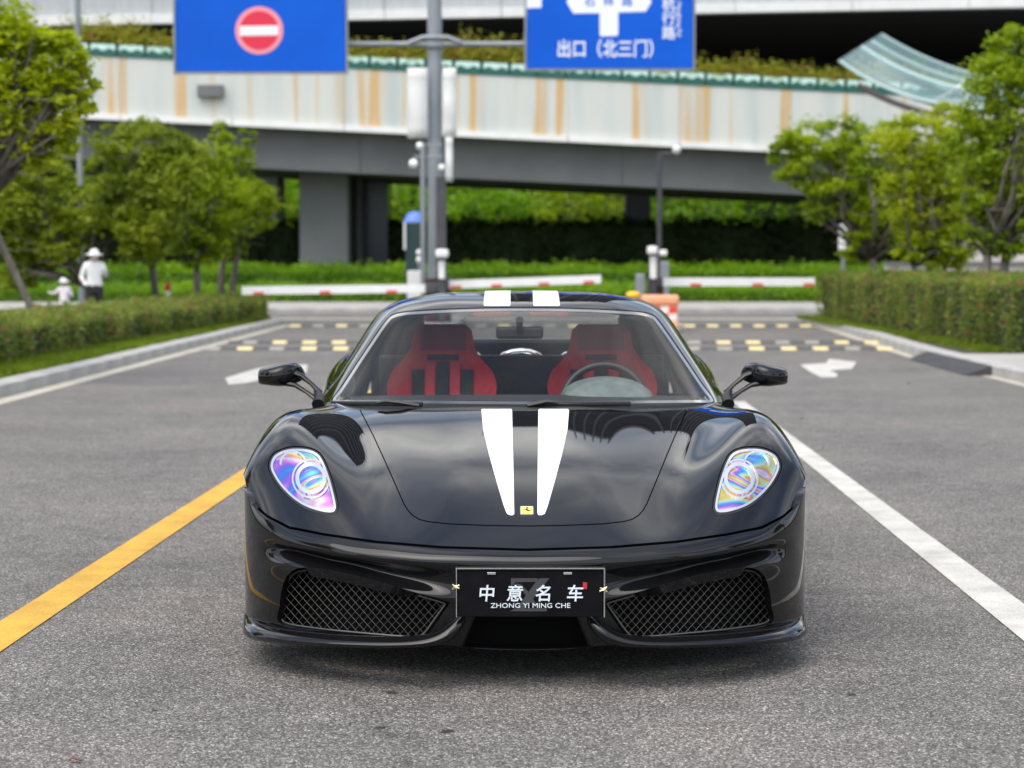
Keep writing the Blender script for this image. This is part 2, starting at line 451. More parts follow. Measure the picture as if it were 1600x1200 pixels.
# ================================================================== VEGETATION
ORD = ['first','second','third','fourth','fifth','sixth','seventh','eighth','ninth','tenth','eleventh','twelfth','thirteenth','fourteenth','fifteenth','sixteenth','seventeenth','eighteenth','nineteenth','twentieth','twenty-first','twenty-second','twenty-third','twenty-fourth','twenty-fifth','twenty-sixth','twenty-seventh','twenty-eighth','twenty-ninth','thirtieth','thirty-first','thirty-second','thirty-third','thirty-fourth','thirty-fifth','thirty-sixth','thirty-seventh','thirty-eighth','thirty-ninth','fortieth']
def leaf_mat(name, cols, trans=(0.25, 0.42, 0.03), red=None, noise_scale=0.9, tw=0.38):
    m = bpy.data.materials.new(name); m.use_nodes = True
    n, l = m.node_tree.nodes, m.node_tree.links
    b = n['Principled BSDF']; out = n['Material Output']
    g = n.new('ShaderNodeNewGeometry'); t = n.new('ShaderNodeTexCoord')
    z = n.new('ShaderNodeTexNoise'); z.inputs['Scale'].default_value = noise_scale; z.inputs['Detail'].default_value = 3
    l.new(t.outputs['Object'], z.inputs['Vector'])
    ma = n.new('ShaderNodeMath'); ma.operation = 'MULTIPLY_ADD'; ma.inputs[1].default_value = 0.45
    l.new(g.outputs['Random Per Island'], ma.inputs[0])
    mb_ = n.new('ShaderNodeMath'); mb_.operation = 'MULTIPLY_ADD'; mb_.inputs[1].default_value = 1.5; mb_.inputs[2].default_value = -0.5
    l.new(z.outputs['Fac'], mb_.inputs[0]); l.new(mb_.outputs[0], ma.inputs[2])
    k = len(cols); st = [(i/(k-1), c) for i, c in enumerate(cols)]
    r = ramp(n, st); l.new(ma.outputs[0], r.inputs['Fac'])
    col = r.outputs['Color']
    if red:
        f = n.new('ShaderNodeMath'); f.operation = 'GREATER_THAN'; f.inputs[1].default_value = red[1]
        l.new(g.outputs['Random Per Island'], f.inputs[0])
        mi = n.new('ShaderNodeMix'); mi.data_type = 'RGBA'; l.new(f.outputs[0], mi.inputs['Factor']); l.new(col, mi.inputs['A']); mi.inputs['B'].default_value = (*red[0], 1)
        col = mi.outputs['Result']
    l.new(col, b.inputs['Base Color']); b.inputs['Roughness'].default_value = .5; b.inputs['Specular IOR Level'].default_value = .35
    tr = n.new('ShaderNodeBsdfTranslucent')
    hs = n.new('ShaderNodeHueSaturation'); hs.inputs['Value'].default_value = 1.9; hs.inputs['Saturation'].default_value = 1.05; l.new(col, hs.inputs['Color']); l.new(hs.outputs[0], tr.inputs['Color'])
    mx_ = n.new('ShaderNodeMixShader'); mx_.inputs[0].default_value = tw
    l.new(b.outputs[0], mx_.inputs[1]); l.new(tr.outputs[0], mx_.inputs[2]); l.new(mx_.outputs[0], out.inputs['Surface'])
    return m
M_LEAFB = leaf_mat('leaf_bright', [(.13,.20,.010), (.24,.31,.014), (.38,.43,.02), (.52,.54,.03)])
M_LEAFM = leaf_mat('leaf_mid', [(.09,.135,.012), (.17,.225,.018), (.27,.325,.026), (.37,.41,.038)])
M_LEAFG = leaf_mat('leaf_fresh', [(.085,.145,.007), (.165,.25,.010), (.27,.35,.014), (.38,.45,.020)])
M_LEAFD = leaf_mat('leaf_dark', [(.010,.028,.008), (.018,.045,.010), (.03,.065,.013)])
M_HEDGE = leaf_mat('hedge_leaf', [(.08,.12,.02), (.13,.185,.03), (.20,.25,.04), (.29,.33,.055)], red=((.42,.13,.10), .94), noise_scale=1.6)
M_COVER = leaf_mat('ground_cover_leaf', [(.07,.16,.004), (.12,.24,.006), (.18,.32,.008), (.26,.40,.012)], noise_scale=.6)
M_GRASS = leaf_mat('grass_blade', [(.07,.115,.006), (.13,.19,.010), (.20,.26,.014)], noise_scale=1.5)
M_BARK = noisy('bark', [(0.3, (.055, .047, .04)), (.5, (.11, .095, .08)), (.72, (.19, .17, .15))], scale=9, detail=8, rough=.9, bump=.5, stretch=(1, 1, .25))
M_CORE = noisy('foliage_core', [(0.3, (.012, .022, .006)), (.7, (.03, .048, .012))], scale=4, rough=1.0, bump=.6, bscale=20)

def leaf_cloud(centres, normals_bias, size, r_):
    """one bent rhombus per centre -> V, quads"""
    n = len(centres)
    d = r_.normal(size=(n, 3)); d[:, 2] *= .55; d /= np.linalg.norm(d, axis=1, keepdims=True)
    up = r_.normal(size=(n, 3)) * .75 + normals_bias
    s = np.cross(d, up); s /= np.linalg.norm(s, axis=1, keepdims=True) + 1e-9
    nn = np.cross(s, d)
    L = size * r_.uniform(.6, 1.35, size=(n, 1)); W = L * r_.uniform(.38, .55, size=(n, 1))
    p0 = centres - d*L*.5; p1 = centres + s*W*.5 + nn*L*.06; p2 = centres + d*L*.5 - nn*L*.10; p3 = centres - s*W*.5 + nn*L*.06
    V = np.stack([p0, p1, p2, p3], 1).reshape(-1, 3)
    F = np.arange(n*4).reshape(n, 4)
    return V, F
UPB = np.array([0, 0, .8])
def clump_points(blobs, nclump, per, r_, spread=.16, shell=.5):
    """points in clumps spread through ellipsoid blobs (cx,cy,cz,rx,ry,rz); a blob's outside gets more"""
    vol = np.array([b[3]*b[4]*b[5] for b in blobs]) ** .75; pr = vol / vol.sum(); out = []
    for i in r_.choice(len(blobs), nclump, p=pr):
        b = np.array(blobs[i]); d = r_.normal(size=3); d /= np.linalg.norm(d)
        rad = r_.uniform(shell**3, 1.05) ** (1/3)
        c = b[:3] + d * b[3:] * rad
        s = spread * b[3:].mean() * r_.uniform(.7, 1.5)
        out.append(c + r_.normal(size=(per, 3)) * s * [1, 1, .6])
    return np.concatenate(out)
def tree(name, label, base, blobs, mt, nclump=160, per=55, leaf=.10, trunk=.09, seed=1, group=None, stems=1, lean=0.0, spread=.16):
    r_ = np.random.default_rng(seed)
    e = empty(name, base); tag(e, label, 'tree', group)
    B = [np.array(b, float) - np.array([*base, 0, 0, 0]) for b in blobs]
    q = MB(); cen = np.mean([b[:3] for b in B], axis=0)
    fork_z = min(b[2] - b[5]*.7 for b in B); fork_z = max(.5, min(fork_z, cen[2]*.55))
    for st in range(stems):
        off = np.array([(st - (stems-1)/2) * trunk*2.2, 0, 0])
        fork = np.array([cen[0]*.35 + lean + (st-(stems-1)/2)*.3, cen[1]*.3, fork_z])
        m1 = off + (fork-off)*.5 + r_.normal(size=3)*[.04, .04, 0]
        q.tube([off - [0, 0, .1], off + [0, 0, .06], m1, fork], [trunk*1.5, trunk*1.15, trunk*.95, trunk*.82], 9)
        for b in B[st::stems]:
            for k in range(3):
                tip = b[:3] + r_.normal(size=3) * b[3:] * .42
                mid = fork + (tip - fork)*.5 + r_.normal(size=3)*.12*np.linalg.norm(tip-fork) * [1, 1, .4] + [0, 0, .06]
                q.tube([fork - [0, 0, .05], mid, tip], [trunk*.55, trunk*.32, trunk*.09], 6)
                for kk in range(3):
                    t2 = mid + (tip - mid)*r_.uniform(.2, .9) + r_.normal(size=3)*b[3:]*.5
                    q.tube([mid + (tip-mid)*.15*kk, t2], [trunk*.2, trunk*.05], 5, cap=False)
    q.build('trunk', M_BARK, e, local=True, fix=False)
    P = clump_points(B, nclump, per, r_, spread)
    V, F = leaf_cloud(P, UPB, leaf, r_)
    cr_ = mesh_np('crown', V, F, mt, e, local=True); cr_['kind'] = 'stuff'
    return e
def copy_tree(src, loc, label, rz=0.0, s=1.0):
    c = src.copy(); COL.objects.link(c); c.location = loc; c.rotation_euler = (0, 0, rz); c.scale = (s, s, s); c['label'] = label
    for ch in src.children:
        k = ch.copy(); COL.objects.link(k); k.parent = c
    return c
def pb(px, py, r, Y, ry=None, fx=1.0, dy=0.0):
    """a crown blob seen at a photo position, at its own distance"""
    c = at(px, py, Y + dy); s = r * Y / FPX
    return (c[0], c[1], c[2], s*fx, s if ry is None else ry, s)
G1, G2 = 'trees in the left planting bed', 'trees in the right planting bed'
def gx(px, Y): return at(px, 415, Y)[0]
tA = tree('ginkgo_tree', 'bright yellow green tree at the far left edge, tallest on the left', (gx(-95, 21), 21, .1),
     [pb(72,105,62,21), pb(20,75,60,21), pb(112,85,34,21), pb(128,130,26,21), pb(20,160,60,21), pb(95,165,48,21), pb(70,215,45,21), pb(-60,60,90,21), pb(-110,140,90,21), pb(-40,190,70,21)],
     M_LEAFB, 420, 44, .105, .11, 11, G1, spread=.15)
tB = tree('roadside_tree', 'low spreading green tree beside the woman in white', (gx(166, 38.5), 38.5, .1),
     [pb(60,270,50,38.5), pb(130,330,52,38.5), pb(25,340,62,38.5), pb(80,385,42,38.5), pb(10,410,46,38.5), pb(165,265,34,38.5), pb(-40,300,70,38.5), pb(180,335,30,38.5), pb(45,425,26,38.5)],
     M_LEAFM, 360, 48, .13, .09, 12, G1)
tC = tree('roadside_tree', 'green tree just left of the red and white bollard', (gx(240, 40), 40, .1),
     [pb(225,230,42,38), pb(190,300,44,38), pb(255,300,52,38), pb(230,360,44,38), pb(285,245,38,38), pb(180,225,30,38), pb(200,365,34,38), pb(245,395,26,38)],
     M_LEAFM, 300, 48, .115, .085, 13, G1)
tD = tree('roadside_tree', 'green tree just right of the red and white bollard', (gx(304, 41), 41, .1),
     [pb(300,270,46,41), pb(340,315,46,41), pb(285,350,42,41), pb(325,375,34,41), pb(330,255,30,41), pb(295,395,24,41)],
     M_LEAFG, 230, 48, .12, .08, 14, G1)
tE = tree('roadside_tree', 'green tree with arching branches nearest the left barrier arm', (gx(352, 43.4), 43.4, .1),
     [pb(365,255,34,43.4), pb(385,315,42,43.4), pb(355,355,40,43.4), pb(412,310,26,43.4), pb(345,215,22,43.4), pb(388,215,14,43.4), pb(412,350,22,43.4)],
     M_LEAFG, 190, 42, .12, .08, 15, G1, stems=2)
tF = tree('roadside_tree', 'green tree on the right nearest the barrier arms', (gx(1384, 41), 41, .1),
     [pb(1262,225,40,41), pb(1310,280,46,41), pb(1365,240,50,41), pb(1385,310,50,41), pb(1350,355,34,41), pb(1225,240,24,41), pb(1320,215,36,41), pb(1290,310,34,41), pb(1400,370,30,41), pb(1240,275,26,41), pb(1420,300,42,41), pb(1325,385,24,41)],
     M_LEAFG, 360, 46, .12, .09, 16, G2)
tG = tree('roadside_tree', 'multi stemmed green tree, second from the right edge', (gx(1462, 36), 36, .1),
     [pb(1440,210,40,36), pb(1475,270,55,36), pb(1440,330,48,36), pb(1500,320,48,36), pb(1475,385,40,36), pb(1415,275,44,36), pb(1520,220,40,36), pb(1480,190,34,36), pb(1425,385,28,36), pb(1400,215,36,36), pb(1540,300,38,36), pb(1505,385,32,36)],
     M_LEAFB, 420, 46, .105, .06, 17, G2, stems=4)
tH = tree('roadside_tree', 'tall green tree with a forked trunk at the right edge', (gx(1549, 30.5), 30.5, .1),
     [pb(1585,70,34,30.5), pb(1560,130,45,30.5), pb(1610,150,55,30.5), pb(1535,190,36,30.5), pb(1575,235,50,30.5), pb(1545,300,44,30.5), pb(1600,320,50,30.5), pb(1640,230,60,30.5), pb(1660,120,50,30.5), pb(1505,245,38,30.5), pb(1525,345,34,30.5), pb(1575,375,30,30.5)],
     M_LEAFG, 420, 48, .10, .085, 18, G2, stems=2)
# trees of the same rows beside and behind the camera, seen mirrored in the paint
for i, (x, y, s, src) in enumerate([(-8.0, 13, 1.0, tC), (-8.3, 7.5, 1.1, tD), (-8.0, 2.5, 1.15, tC), (-8.6, -4, 1.2, tC), (8.6, 15, 1.05, tD), (8.9, 9.5, 1.1, tC), (8.6, 4, 1.2, tC), (9.2, -3, 1.2, tD)]):
    copy_tree(src, (x, y, .1), 'roadside tree %s of the car beyond the picture edge, %s of four' % ('left' if x < 0 else 'right', ORD[i % 4]), rz=i*1.3, s=s)
# leaning timber prop at the far left
q = MB(); q.tube([at(-12, 352, 27.2), at(20, 420, 27.2), at(58, 500, 27.2)], [.05, .055, .055], 9)
tag(q.build('tree_stake', M_BARK), 'bare leaning timber tree stake at the left edge', 'stake')

# ------------------------------------------------ hedges
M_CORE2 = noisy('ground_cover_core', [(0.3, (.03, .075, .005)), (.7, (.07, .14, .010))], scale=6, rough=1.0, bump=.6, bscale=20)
def hedge(name, label, path, w, h, mt, dens, leaf, seed, cat='hedge', taper=.12, kind=None, rough_top=.06, core=None):
    """a clipped hedge along a path: leafy shell round an opaque core. path: (x, y) of the road side; w to the far side (signed x or y)"""
    r_ = np.random.default_rng(seed)
    e = empty(name, (path[0][0], path[0][1], .1)); tag(e, label, cat, kind=kind)
    P = np.array(path, float); L = np.linalg.norm(np.diff(P, axis=0), axis=1); cum = np.concatenate([[0], np.cumsum(L)])
    T = (P[-1] - P[0]) / np.linalg.norm(P[-1] - P[0]); Nn = np.array([-T[1], T[0]]) * np.sign(w); w = abs(w)
    q = MB(); n = len(P); V = []
    for p in P:
        for (o, z) in ((.07, 0), (.05, h-.08), (w-.05, h-.08), (w-.07, 0)): V.append((p[0] + Nn[0]*o, p[1] + Nn[1]*o, z + .08))
    F = [(i*4+k, i*4+k+1, (i+1)*4+k+1, (i+1)*4+k) for i in range(n-1) for k in range(3)] + [(0, 3, 2, 1), tuple((n-1)*4+k for k in range(4))]
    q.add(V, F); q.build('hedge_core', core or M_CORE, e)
    tot = cum[-1]
    def side_pts(m, which):
        s = r_.uniform(0, tot, m); a = np.stack([np.interp(s, cum, P[:, 0]), np.interp(s, cum, P[:, 1])], 1)
        bulge = .05*np.sin(s*2.1 + seed) + .04*np.sin(s*5.3)
        if which == 'front': z = r_.uniform(.0, 1, m)**.85 * h; o = r_.normal(size=m)*.045 + .02 - bulge
        elif which == 'top': z = h + r_.normal(size=m)*rough_top*.6 + bulge*.9; o = r_.uniform(0, w, m)
        else: z = r_.uniform(0, h, m); o = w + r_.normal(size=m)*.04
        return np.stack([a[:, 0] + Nn[0]*o, a[:, 1] + Nn[1]*o, z + .1], 1)
    def end_pts(m, p):
        o = r_.uniform(0, w, m); z = r_.uniform(0, h, m); k = r_.normal(size=m)*.045
        return np.stack([p[0] + Nn[0]*o + T[0]*k, p[1] + Nn[1]*o + T[1]*k, z + .1], 1)
    A = [side_pts(int(tot*h*dens), 'front'), side_pts(int(tot*w*dens*.9), 'top'), side_pts(int(tot*h*dens*.3), 'back'), end_pts(int(w*h*dens), P[-1]), end_pts(int(w*h*dens), P[0])]
    sprig = side_pts(int(tot*12), 'top') + [0, 0, .05]; A.append((sprig[:, None, :] + r_.normal(size=(len(sprig), 5, 3))*.03).reshape(-1, 3))
    C = np.concatenate(A)
    bias = np.tile([0, 0, .6], (len(C), 1)) - np.array([*Nn, 0]) * .5
    V, F = leaf_cloud(C, bias, leaf, r_)
    o = mesh_np('hedge_leaves', V, F, mt, e); o['kind'] = 'stuff'
    return e
hedge('clipped_hedge', 'low clipped hedge with reddish tips along the left kerb', [(-6.15,14),(-6.15,22),(-6.0,30),(-5.65,38),(-5.45,42.4)], 1.3, .50, M_HEDGE, 900, .068, 21)
hedge('clipped_hedge', 'tall clipped hedge on the right beside the footpath', [(7.0,26.2),(7.0,34),(7.05,43.2)], -1.9, 1.0, M_HEDGE, 800, .066, 22)
hedge('clipped_hedge', 'pale hedge end at the right edge, near the footpath', [(6.75,17.5),(6.75,22.0)], -1.5, .80, M_LEAFM, 850, .06, 23)
# grass strip between hedge and kerb
def grass(name, label, x0, x1, y0, y1, z, n, h, seed, mt=M_GRASS):
    r_ = np.random.default_rng(seed)
    c = np.stack([r_.uniform(x0, x1, n), r_.uniform(y0, y1, n), np.full(n, z)], 1)
    a = r_.uniform(0, 2*math.pi, n); hh = h*r_.uniform(.5, 1.3, n); w = .012 + .01*r_.random(n)
    t = np.stack([np.cos(a), np.sin(a), np.zeros(n)], 1); lean = r_.normal(size=(n, 3))*[.4, .4, 0]*hh[:, None]
    V = np.stack([c - t*w[:, None], c + t*w[:, None], c + lean + np.stack([0*hh, 0*hh, hh], 1)], 1).reshape(-1, 3)
    o = mesh_np(name, V, np.arange(3*n).reshape(n, 3), mt); tag(o, label, 'grass', kind='stuff'); return o
grass('grass', 'short grass strip between the left hedge and kerb', -6.5, -5.42, 12, 42.6, .10, 42000, .09, 31)
grass('grass', 'weedy grass under the trees of the left bed', -14, -6.9, 22, 44, .10, 26000, .13, 33)
grass('grass', 'thin grass between the right hedge and kerb', 6.6, 7.1, 26.5, 44, .10, 9000, .08, 32)
# bright low planting beyond the junction, dark tall hedge under the bridge
hedge('low_planting', 'bright green low planting beyond the barrier arms, front row', [(26,62.6),(-30,62.6)], -4.2, .42, M_COVER, 300, .13, 24, rough_top=.16, core=M_CORE2)
hedge('low_planting', 'bright green planting behind the front row, before the dark hedge', [(26,66.9),(-30,66.9)], -5.0, 1.05, M_COVER, 260, .14, 27, rough_top=.2, core=M_CORE2)
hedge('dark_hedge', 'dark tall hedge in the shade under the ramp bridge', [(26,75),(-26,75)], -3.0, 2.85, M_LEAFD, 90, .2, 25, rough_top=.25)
# trees beyond the bridge
hedge('far_wood', 'far belt of woodland seen beneath the ramp bridge', [(60,120),(-60,120)], -6.0, 8.5, M_COVER, 26, .5, 26, cat='woodland', kind='stuff', rough_top=.8)
r0 = np.random.default_rng(5)
for i, x in enumerate(np.linspace(-22, 30, 13)):
    y = 104 + r0.uniform(-3, 6); z = 4.2 + r0.uniform(-.5, .8)
    bl = [(x + r0.uniform(-1.6, 1.6), y + r0.uniform(-1.5, 1.5), z + r0.uniform(-2.9, 1.8), *(r0.uniform(1.3, 2.1)*np.array([1, 1, .9]))) for _ in range(7)]
    tree('background_tree', 'leafy green tree beyond the ramp bridge, %s of the row from the left' % ORD[i], (x, y, 0), bl, M_COVER if i % 3 else M_LEAFG, 150, 26, .30, .16, 60+i, 'trees beyond the bridge')

# ================================================================== RAMP BRIDGE AND UPPER DECK
def stained_panel():
    m = mat('stained_parapet', rough=.6)
    n, l, b = nodes(m); t = n.new('ShaderNodeTexCoord')
    def nz_(scale, stretch, det=4):
        mp = n.new('ShaderNodeMapping'); mp.inputs['Scale'].default_value = stretch; l.new(t.outputs['Object'], mp.inputs['Vector'])
        z = n.new('ShaderNodeTexNoise'); z.inputs['Scale'].default_value = scale; z.inputs['Detail'].default_value = det; l.new(mp.outputs[0], z.inputs['Vector']); return z
    base = nz_(1.0, (1.1, 1, .12)); r0_ = ramp(n, [(0.3, (.43,.48,.46)), (.5, (.53,.56,.53)), (.7, (.60,.59,.53))]); l.new(base.outputs['Fac'], r0_.inputs['Fac'])
    rs = nz_(1.9, (1.0, 1, .04), 8); r1 = ramp(n, [(.53, (0,0,0)), (.60, (.35,.35,.35)), (.66, (.85,.85,.85))]); l.new(rs.outputs['Fac'], r1.inputs['Fac'])
    mi = n.new('ShaderNodeMix'); mi.data_type = 'RGBA'; l.new(r1.outputs['Color'], mi.inputs['Factor']); l.new(r0_.outputs['Color'], mi.inputs['A']); mi.inputs['B'].default_value = (.55, .33, .10, 1)
    l.new(mi.outputs['Result'], b.inputs['Base Color']); return m
M_PARA = stained_panel()
M_WSTRIP = noisy('white_trim', [(0.3, (.70, .70, .68)), (.7, (.80, .80, .78))], scale=2, rough=.5)
M_GIRD = noisy('grey_girder', [(0.3, (.115, .12, .125)), (.7, (.155, .16, .165))], scale=.6, rough=.6)
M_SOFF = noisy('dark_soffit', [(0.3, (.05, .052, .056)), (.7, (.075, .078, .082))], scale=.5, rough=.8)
M_UPP = noisy('ribbed_grey_cladding', [(0.3, (.36, .39, .40)), (.7, (.46, .48, .485))], scale=3, rough=.5, stretch=(4, 1, .1))
M_SHADE = mat('void_shade_navy', (.010, .022, .045), rough=.25)  # navy that carries the shade of the void and the recess as colour
br = empty('ramp_bridge', (0, 68, 0)); tag(br, 'long grey ramp bridge with rust stained parapet sloping down to the right', 'bridge')
SL = -.048
zw = lambda X: 6.02 + SL*X                                         # white trim height along the ramp
def slab(mb, x0, x1, y0, y1, za0, za1, zb0, zb1):
    mb.add([(x0,y0,za0),(x0,y1,za0),(x0,y1,za1),(x0,y0,za1),(x1,y0,zb0),(x1,y1,zb0),(x1,y1,zb1),(x1,y0,zb1)], [(0,1,2,3),(4,7,6,5),(0,4,5,1),(3,2,6,7),(0,3,7,4),(1,5,6,2)])
for x in np.arange(-34, 42, 4.0):
    q = MB(); slab(q, x+.004, x+3.996, 68.0, 68.25, zw(x)+.02, zw(x)+2.05, zw(x+4)+.02, zw(x+4)+2.05); q.build('parapet_panel', M_PARA, br)
    q = MB(); slab(q, x+.015, x+3.985, 67.86, 68.3, zw(x)-.19, zw(x)+.02, zw(x+4)-.19, zw(x+4)+.02); q.build('white_trim', M_WSTRIP, br)
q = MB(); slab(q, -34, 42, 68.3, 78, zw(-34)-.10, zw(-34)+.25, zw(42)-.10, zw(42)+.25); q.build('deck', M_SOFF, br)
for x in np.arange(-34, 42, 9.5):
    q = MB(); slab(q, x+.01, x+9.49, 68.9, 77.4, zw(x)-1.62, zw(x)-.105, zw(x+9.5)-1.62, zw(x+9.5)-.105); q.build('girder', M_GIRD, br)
def pier(px0, px1, Y, mt=M_GIRD):
    a, b = gx(px0, Y), gx(px1, Y); q = MB(); q.box(a, b, Y, Y+2.2, 0, zw(a)-1.6, .08); q.build('pier', mt, br)
pier(468, 545, 71.0); pier(555, 566, 72.5, M_SOFF); pier(380, 436, 76.0, mat('pale_pier', (.42, .45, .48), rough=.7)); pier(1640, 1710, 71)
q = MB(); a, b = gx(500, 74), gx(606, 74); q.box(a, b, 74, 76.5, 0, 4.6); q.build('recess_shade_wall', M_SHADE, br)  # added dark box, its colour stands for the shade in the recess
q = MB(); q.box(gx(312, 67.9), gx(352, 67.9), 67.7, 67.97, at(0, 152, 67.9)[2], at(0, 133, 67.9)[2], .02); q.build('service_box', M_GIRD, br)
# lamp-less sub rail line under the planters
ud = empty('upper_deck', (0, 72, 0)); tag(ud, 'upper roadway deck with ribbed grey cladding and white edge across the top', 'bridge')
zu = lambda X: 10.72 + .0185*X
for x in np.arange(-40, 48, 4.4):
    q = MB(); slab(q, x+.012, x+4.388, 72, 72.3, zu(x)+.30, zu(x)+3.2, zu(x+4.4)+.30, zu(x+4.4)+3.2); q.build('cladding_panel', M_UPP, ud)
    q = MB(); slab(q, x+.015, x+4.385, 71.8, 72.35, zu(x)-.05, zu(x)+.30, zu(x+4.4)-.05, zu(x+4.4)+.30); q.build('white_trim', M_WSTRIP, ud)
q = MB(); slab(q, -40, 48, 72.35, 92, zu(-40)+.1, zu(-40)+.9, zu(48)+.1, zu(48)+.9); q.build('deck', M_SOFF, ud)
q = MB(); q.box(-40, 48, 91.5, 92, 5.6, 11.2); q.build('void_shade_wall', M_SHADE, ud)  # added wall, coloured dark for the shaded void between the decks
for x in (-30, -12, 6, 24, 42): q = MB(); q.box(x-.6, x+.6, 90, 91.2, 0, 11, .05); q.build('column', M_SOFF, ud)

# tower above the deck: out of the frame, mirrored in bonnet, wings and roof
tw = empty('finned_tower', (8, 150, 0)); tag(tw, 'dark glazed tower with vertical fins, mirrored in the bonnet', 'building')
TX0, TX1, TY = -3.0, 19.0, 150.0
q = MB(); q.box(TX0, TX1, TY, TY+20, 0, 80, .3); q.build('glazed_wall', noisy('tower_glass', [(.3, (.006, .009, .016)), (.7, (.012, .016, .026))], scale=.15, rough=.12), tw)
M_FIN = noisy('fin_grey', [(.3, (.07, .082, .105)), (.7, (.11, .125, .15))], scale=.3, rough=.5)
for k in range(9):
    x = TX0 + k*(TX1-TX0)/8; q = MB(); q.box(x-.22, x+.22, TY-1.6, TY-.02, 10, 81); q.build('fin', M_FIN, tw)

# ------------------------------------------------ flower planters on the parapet
M_PLG = noisy('dark_green_plastic', [(0.3, (.006, .085, .065)), (.7, (.012, .12, .09))], scale=5, rough=.5)
M_PLA = noisy('pale_aqua_trim', [(0.3, (.50, .74, .66)), (.7, (.60, .82, .74))], scale=5, rough=.5)
M_FLOW = leaf_mat('planter_plant', [(.16,.18,.02), (.26,.28,.03), (.36,.36,.04), (.46,.42,.06)], red=((.45,.14,.11), .91), noise_scale=1.3)
pl0 = empty('flower_planter', (0, 68.1, 0))
q = MB(); q.box(-.48, .48, -.17, .17, 0, .44, .02); q.build('planter_box', M_PLG, pl0, local=True)
tr_ = [(x, .44 - .19 - .045*math.cos(x*13.4)) for x in np.linspace(-.43, .43, 19)]
q = MB(); q.prism([(-.43, .435)] + tr_ + [(.43, .435)], lambda p: (p[0], -.19, p[1]), lambda p: (p[0], -.168, p[1])); q.build('scalloped_trim', M_PLA, pl0, local=True)
r_ = np.random.default_rng(3)
c = np.stack([r_.normal(size=650)*.26, r_.normal(size=650)*.12, .42 + np.abs(r_.normal(size=650))*.30], 1)
V, F = leaf_cloud(c, UPB, .15, r_); o = mesh_np('planter_plants', V, F, M_FLOW, pl0, local=True); o['kind'] = 'stuff'
c = np.stack([r_.normal(size=500)*.3, r_.normal(size=500)*.12, .42 + np.abs(r_.normal(size=500))*.36], 1)
V, F = leaf_cloud(c, UPB, .14, r_); alt = bpy.data.meshes.new('plants_b')
alt.from_pydata([tuple(v) for v in V], [], [list(map(int, f)) for f in F]); alt.materials.append(M_FLOW)
for i in range(38):
    x = -18.6 + i*1.0
    o = pl0 if i == 0 else pl0.copy()
    if i: COL.objects.link(o)
    o.location = (x, 68.12, zw(x) + 2.05); o.rotation_euler = (0, math.atan(-SL), 0)
    tag(o, 'dark green flower planter on the ramp parapet, %s from its left end' % ORD[i], 'planter', 'flower planters on the ramp parapet')
    if i:
        for ch in pl0.children:
            if ch.parent == pl0:
                k = ch.copy(); COL.objects.link(k); k.parent = o
                if k.name.startswith('planter_plants'):
                    if i % 2: k.data = alt
                    k.scale = (1, 1, random.uniform(.7, 1.25)); k.rotation_euler = (0, 0, random.choice([0, math.pi]))

# ================================================================== SIGNS AND POLES
M_STEEL = noisy('galvanised_grey', [(0.3, (.20, .225, .245)), (.7, (.29, .31, .33))], scale=3, rough=.45, metal=.3, stretch=(1, 1, .3))
M_DSTEEL = noisy('dark_grey_steel', [(0.3, (.05, .053, .06)), (.7, (.08, .083, .09))], scale=3, rough=.5)
M_BLUE = noisy('sign_blue', [(0.3, (.0, .085, .54)), (.7, (.0, .115, .66))], scale=.5, rough=.4, spec=.2)
M_SWHITE = mat('sign_white', (.82, .86, .90), rough=.4)
M_SRED = mat('sign_red', (.72, .02, .06), rough=.4)
M_SPINK = mat('sign_pink_border', (.85, .30, .36), rough=.4)
M_BANN = noisy('white_banner', [(0.3, (.62, .64, .62)), (.7, (.74, .75, .73))], scale=2, rough=.7)
SY = 41.0
gp = empty('sign_gantry', (gx(680, SY+.4), SY+.4, 0)); tag(gp, 'grey steel sign post with a cross arm standing behind the car', 'sign post')
q = MB(); q.tube([(gx(680, SY+.4), SY+.4, 0), (gx(680, SY+.4), SY+.4, 9.5)], [.165, .155], 20); q.build('post', M_STEEL, gp)
za_ = at(0, 69, SY+.25)[2]
q = MB(); q.tube([(gx(530, SY+.25), SY+.25, za_), (gx(835, SY+.25), SY+.25, za_)], .06, 10); q.build('cross_arm', M_STEEL, gp)
q = MB(); q.tube([(gx(640, SY+.2), SY+.2, za_+.02), (gx(662, SY+.2), SY+.2, za_+.14), (gx(700, SY+.2), SY+.2, za_+.14), (gx(722, SY+.2), SY+.2, za_+.02)], .05, 8); q.build('arm_bracket', M_STEEL, gp)
q = MB(); q.lathe([(.26, -.06), (.26, .06)], gx(680, SY+.4), SY+.4, za_, 20); q.build('flange', M_STEEL, gp)
def sign(px0, px1, py1, label, top=-130):
    e = empty('road_sign', (gx((px0+px1)/2, SY), SY, at(0, py1, SY)[2])); tag(e, label, 'road sign')
    a, b = at(px0, py1, SY), at(px1, top, SY)
    q = MB(); q.box(a[0], b[0], SY, SY+.05, a[2], b[2], .01); pn = q.build('sign_panel', M_BLUE, e)
    q = MB()
    for x in (a[0]-.05, b[0]+.005): q.box(x, x+.045, SY-.02, SY+.08, a[2]-.05, b[2]+.05)
    q.box(a[0], b[0], SY-.02, SY+.08, a[2]-.05, a[2]-.004); q.build('sign_frame', M_STEEL, e)
    return e, pn
def sg(pn, name, pl, mt, dy=.006):
    m_ = MB(); m_.prism(pl, lambda p: at(p[0], p[1], SY) - [0, dy, 0], lambda p: at(p[0], p[1], SY) - [0, dy-.004, 0]); return m_.build(name, mt, pn)
circ = lambda cx_, cy_, r: [(cx_ + r*math.cos(a), cy_ + r*math.sin(a)) for a in np.linspace(0, 2*math.pi, 40, endpoint=False)]
e1, p1 = sign(275, 539, 112, 'blue road sign with a red no entry disc')
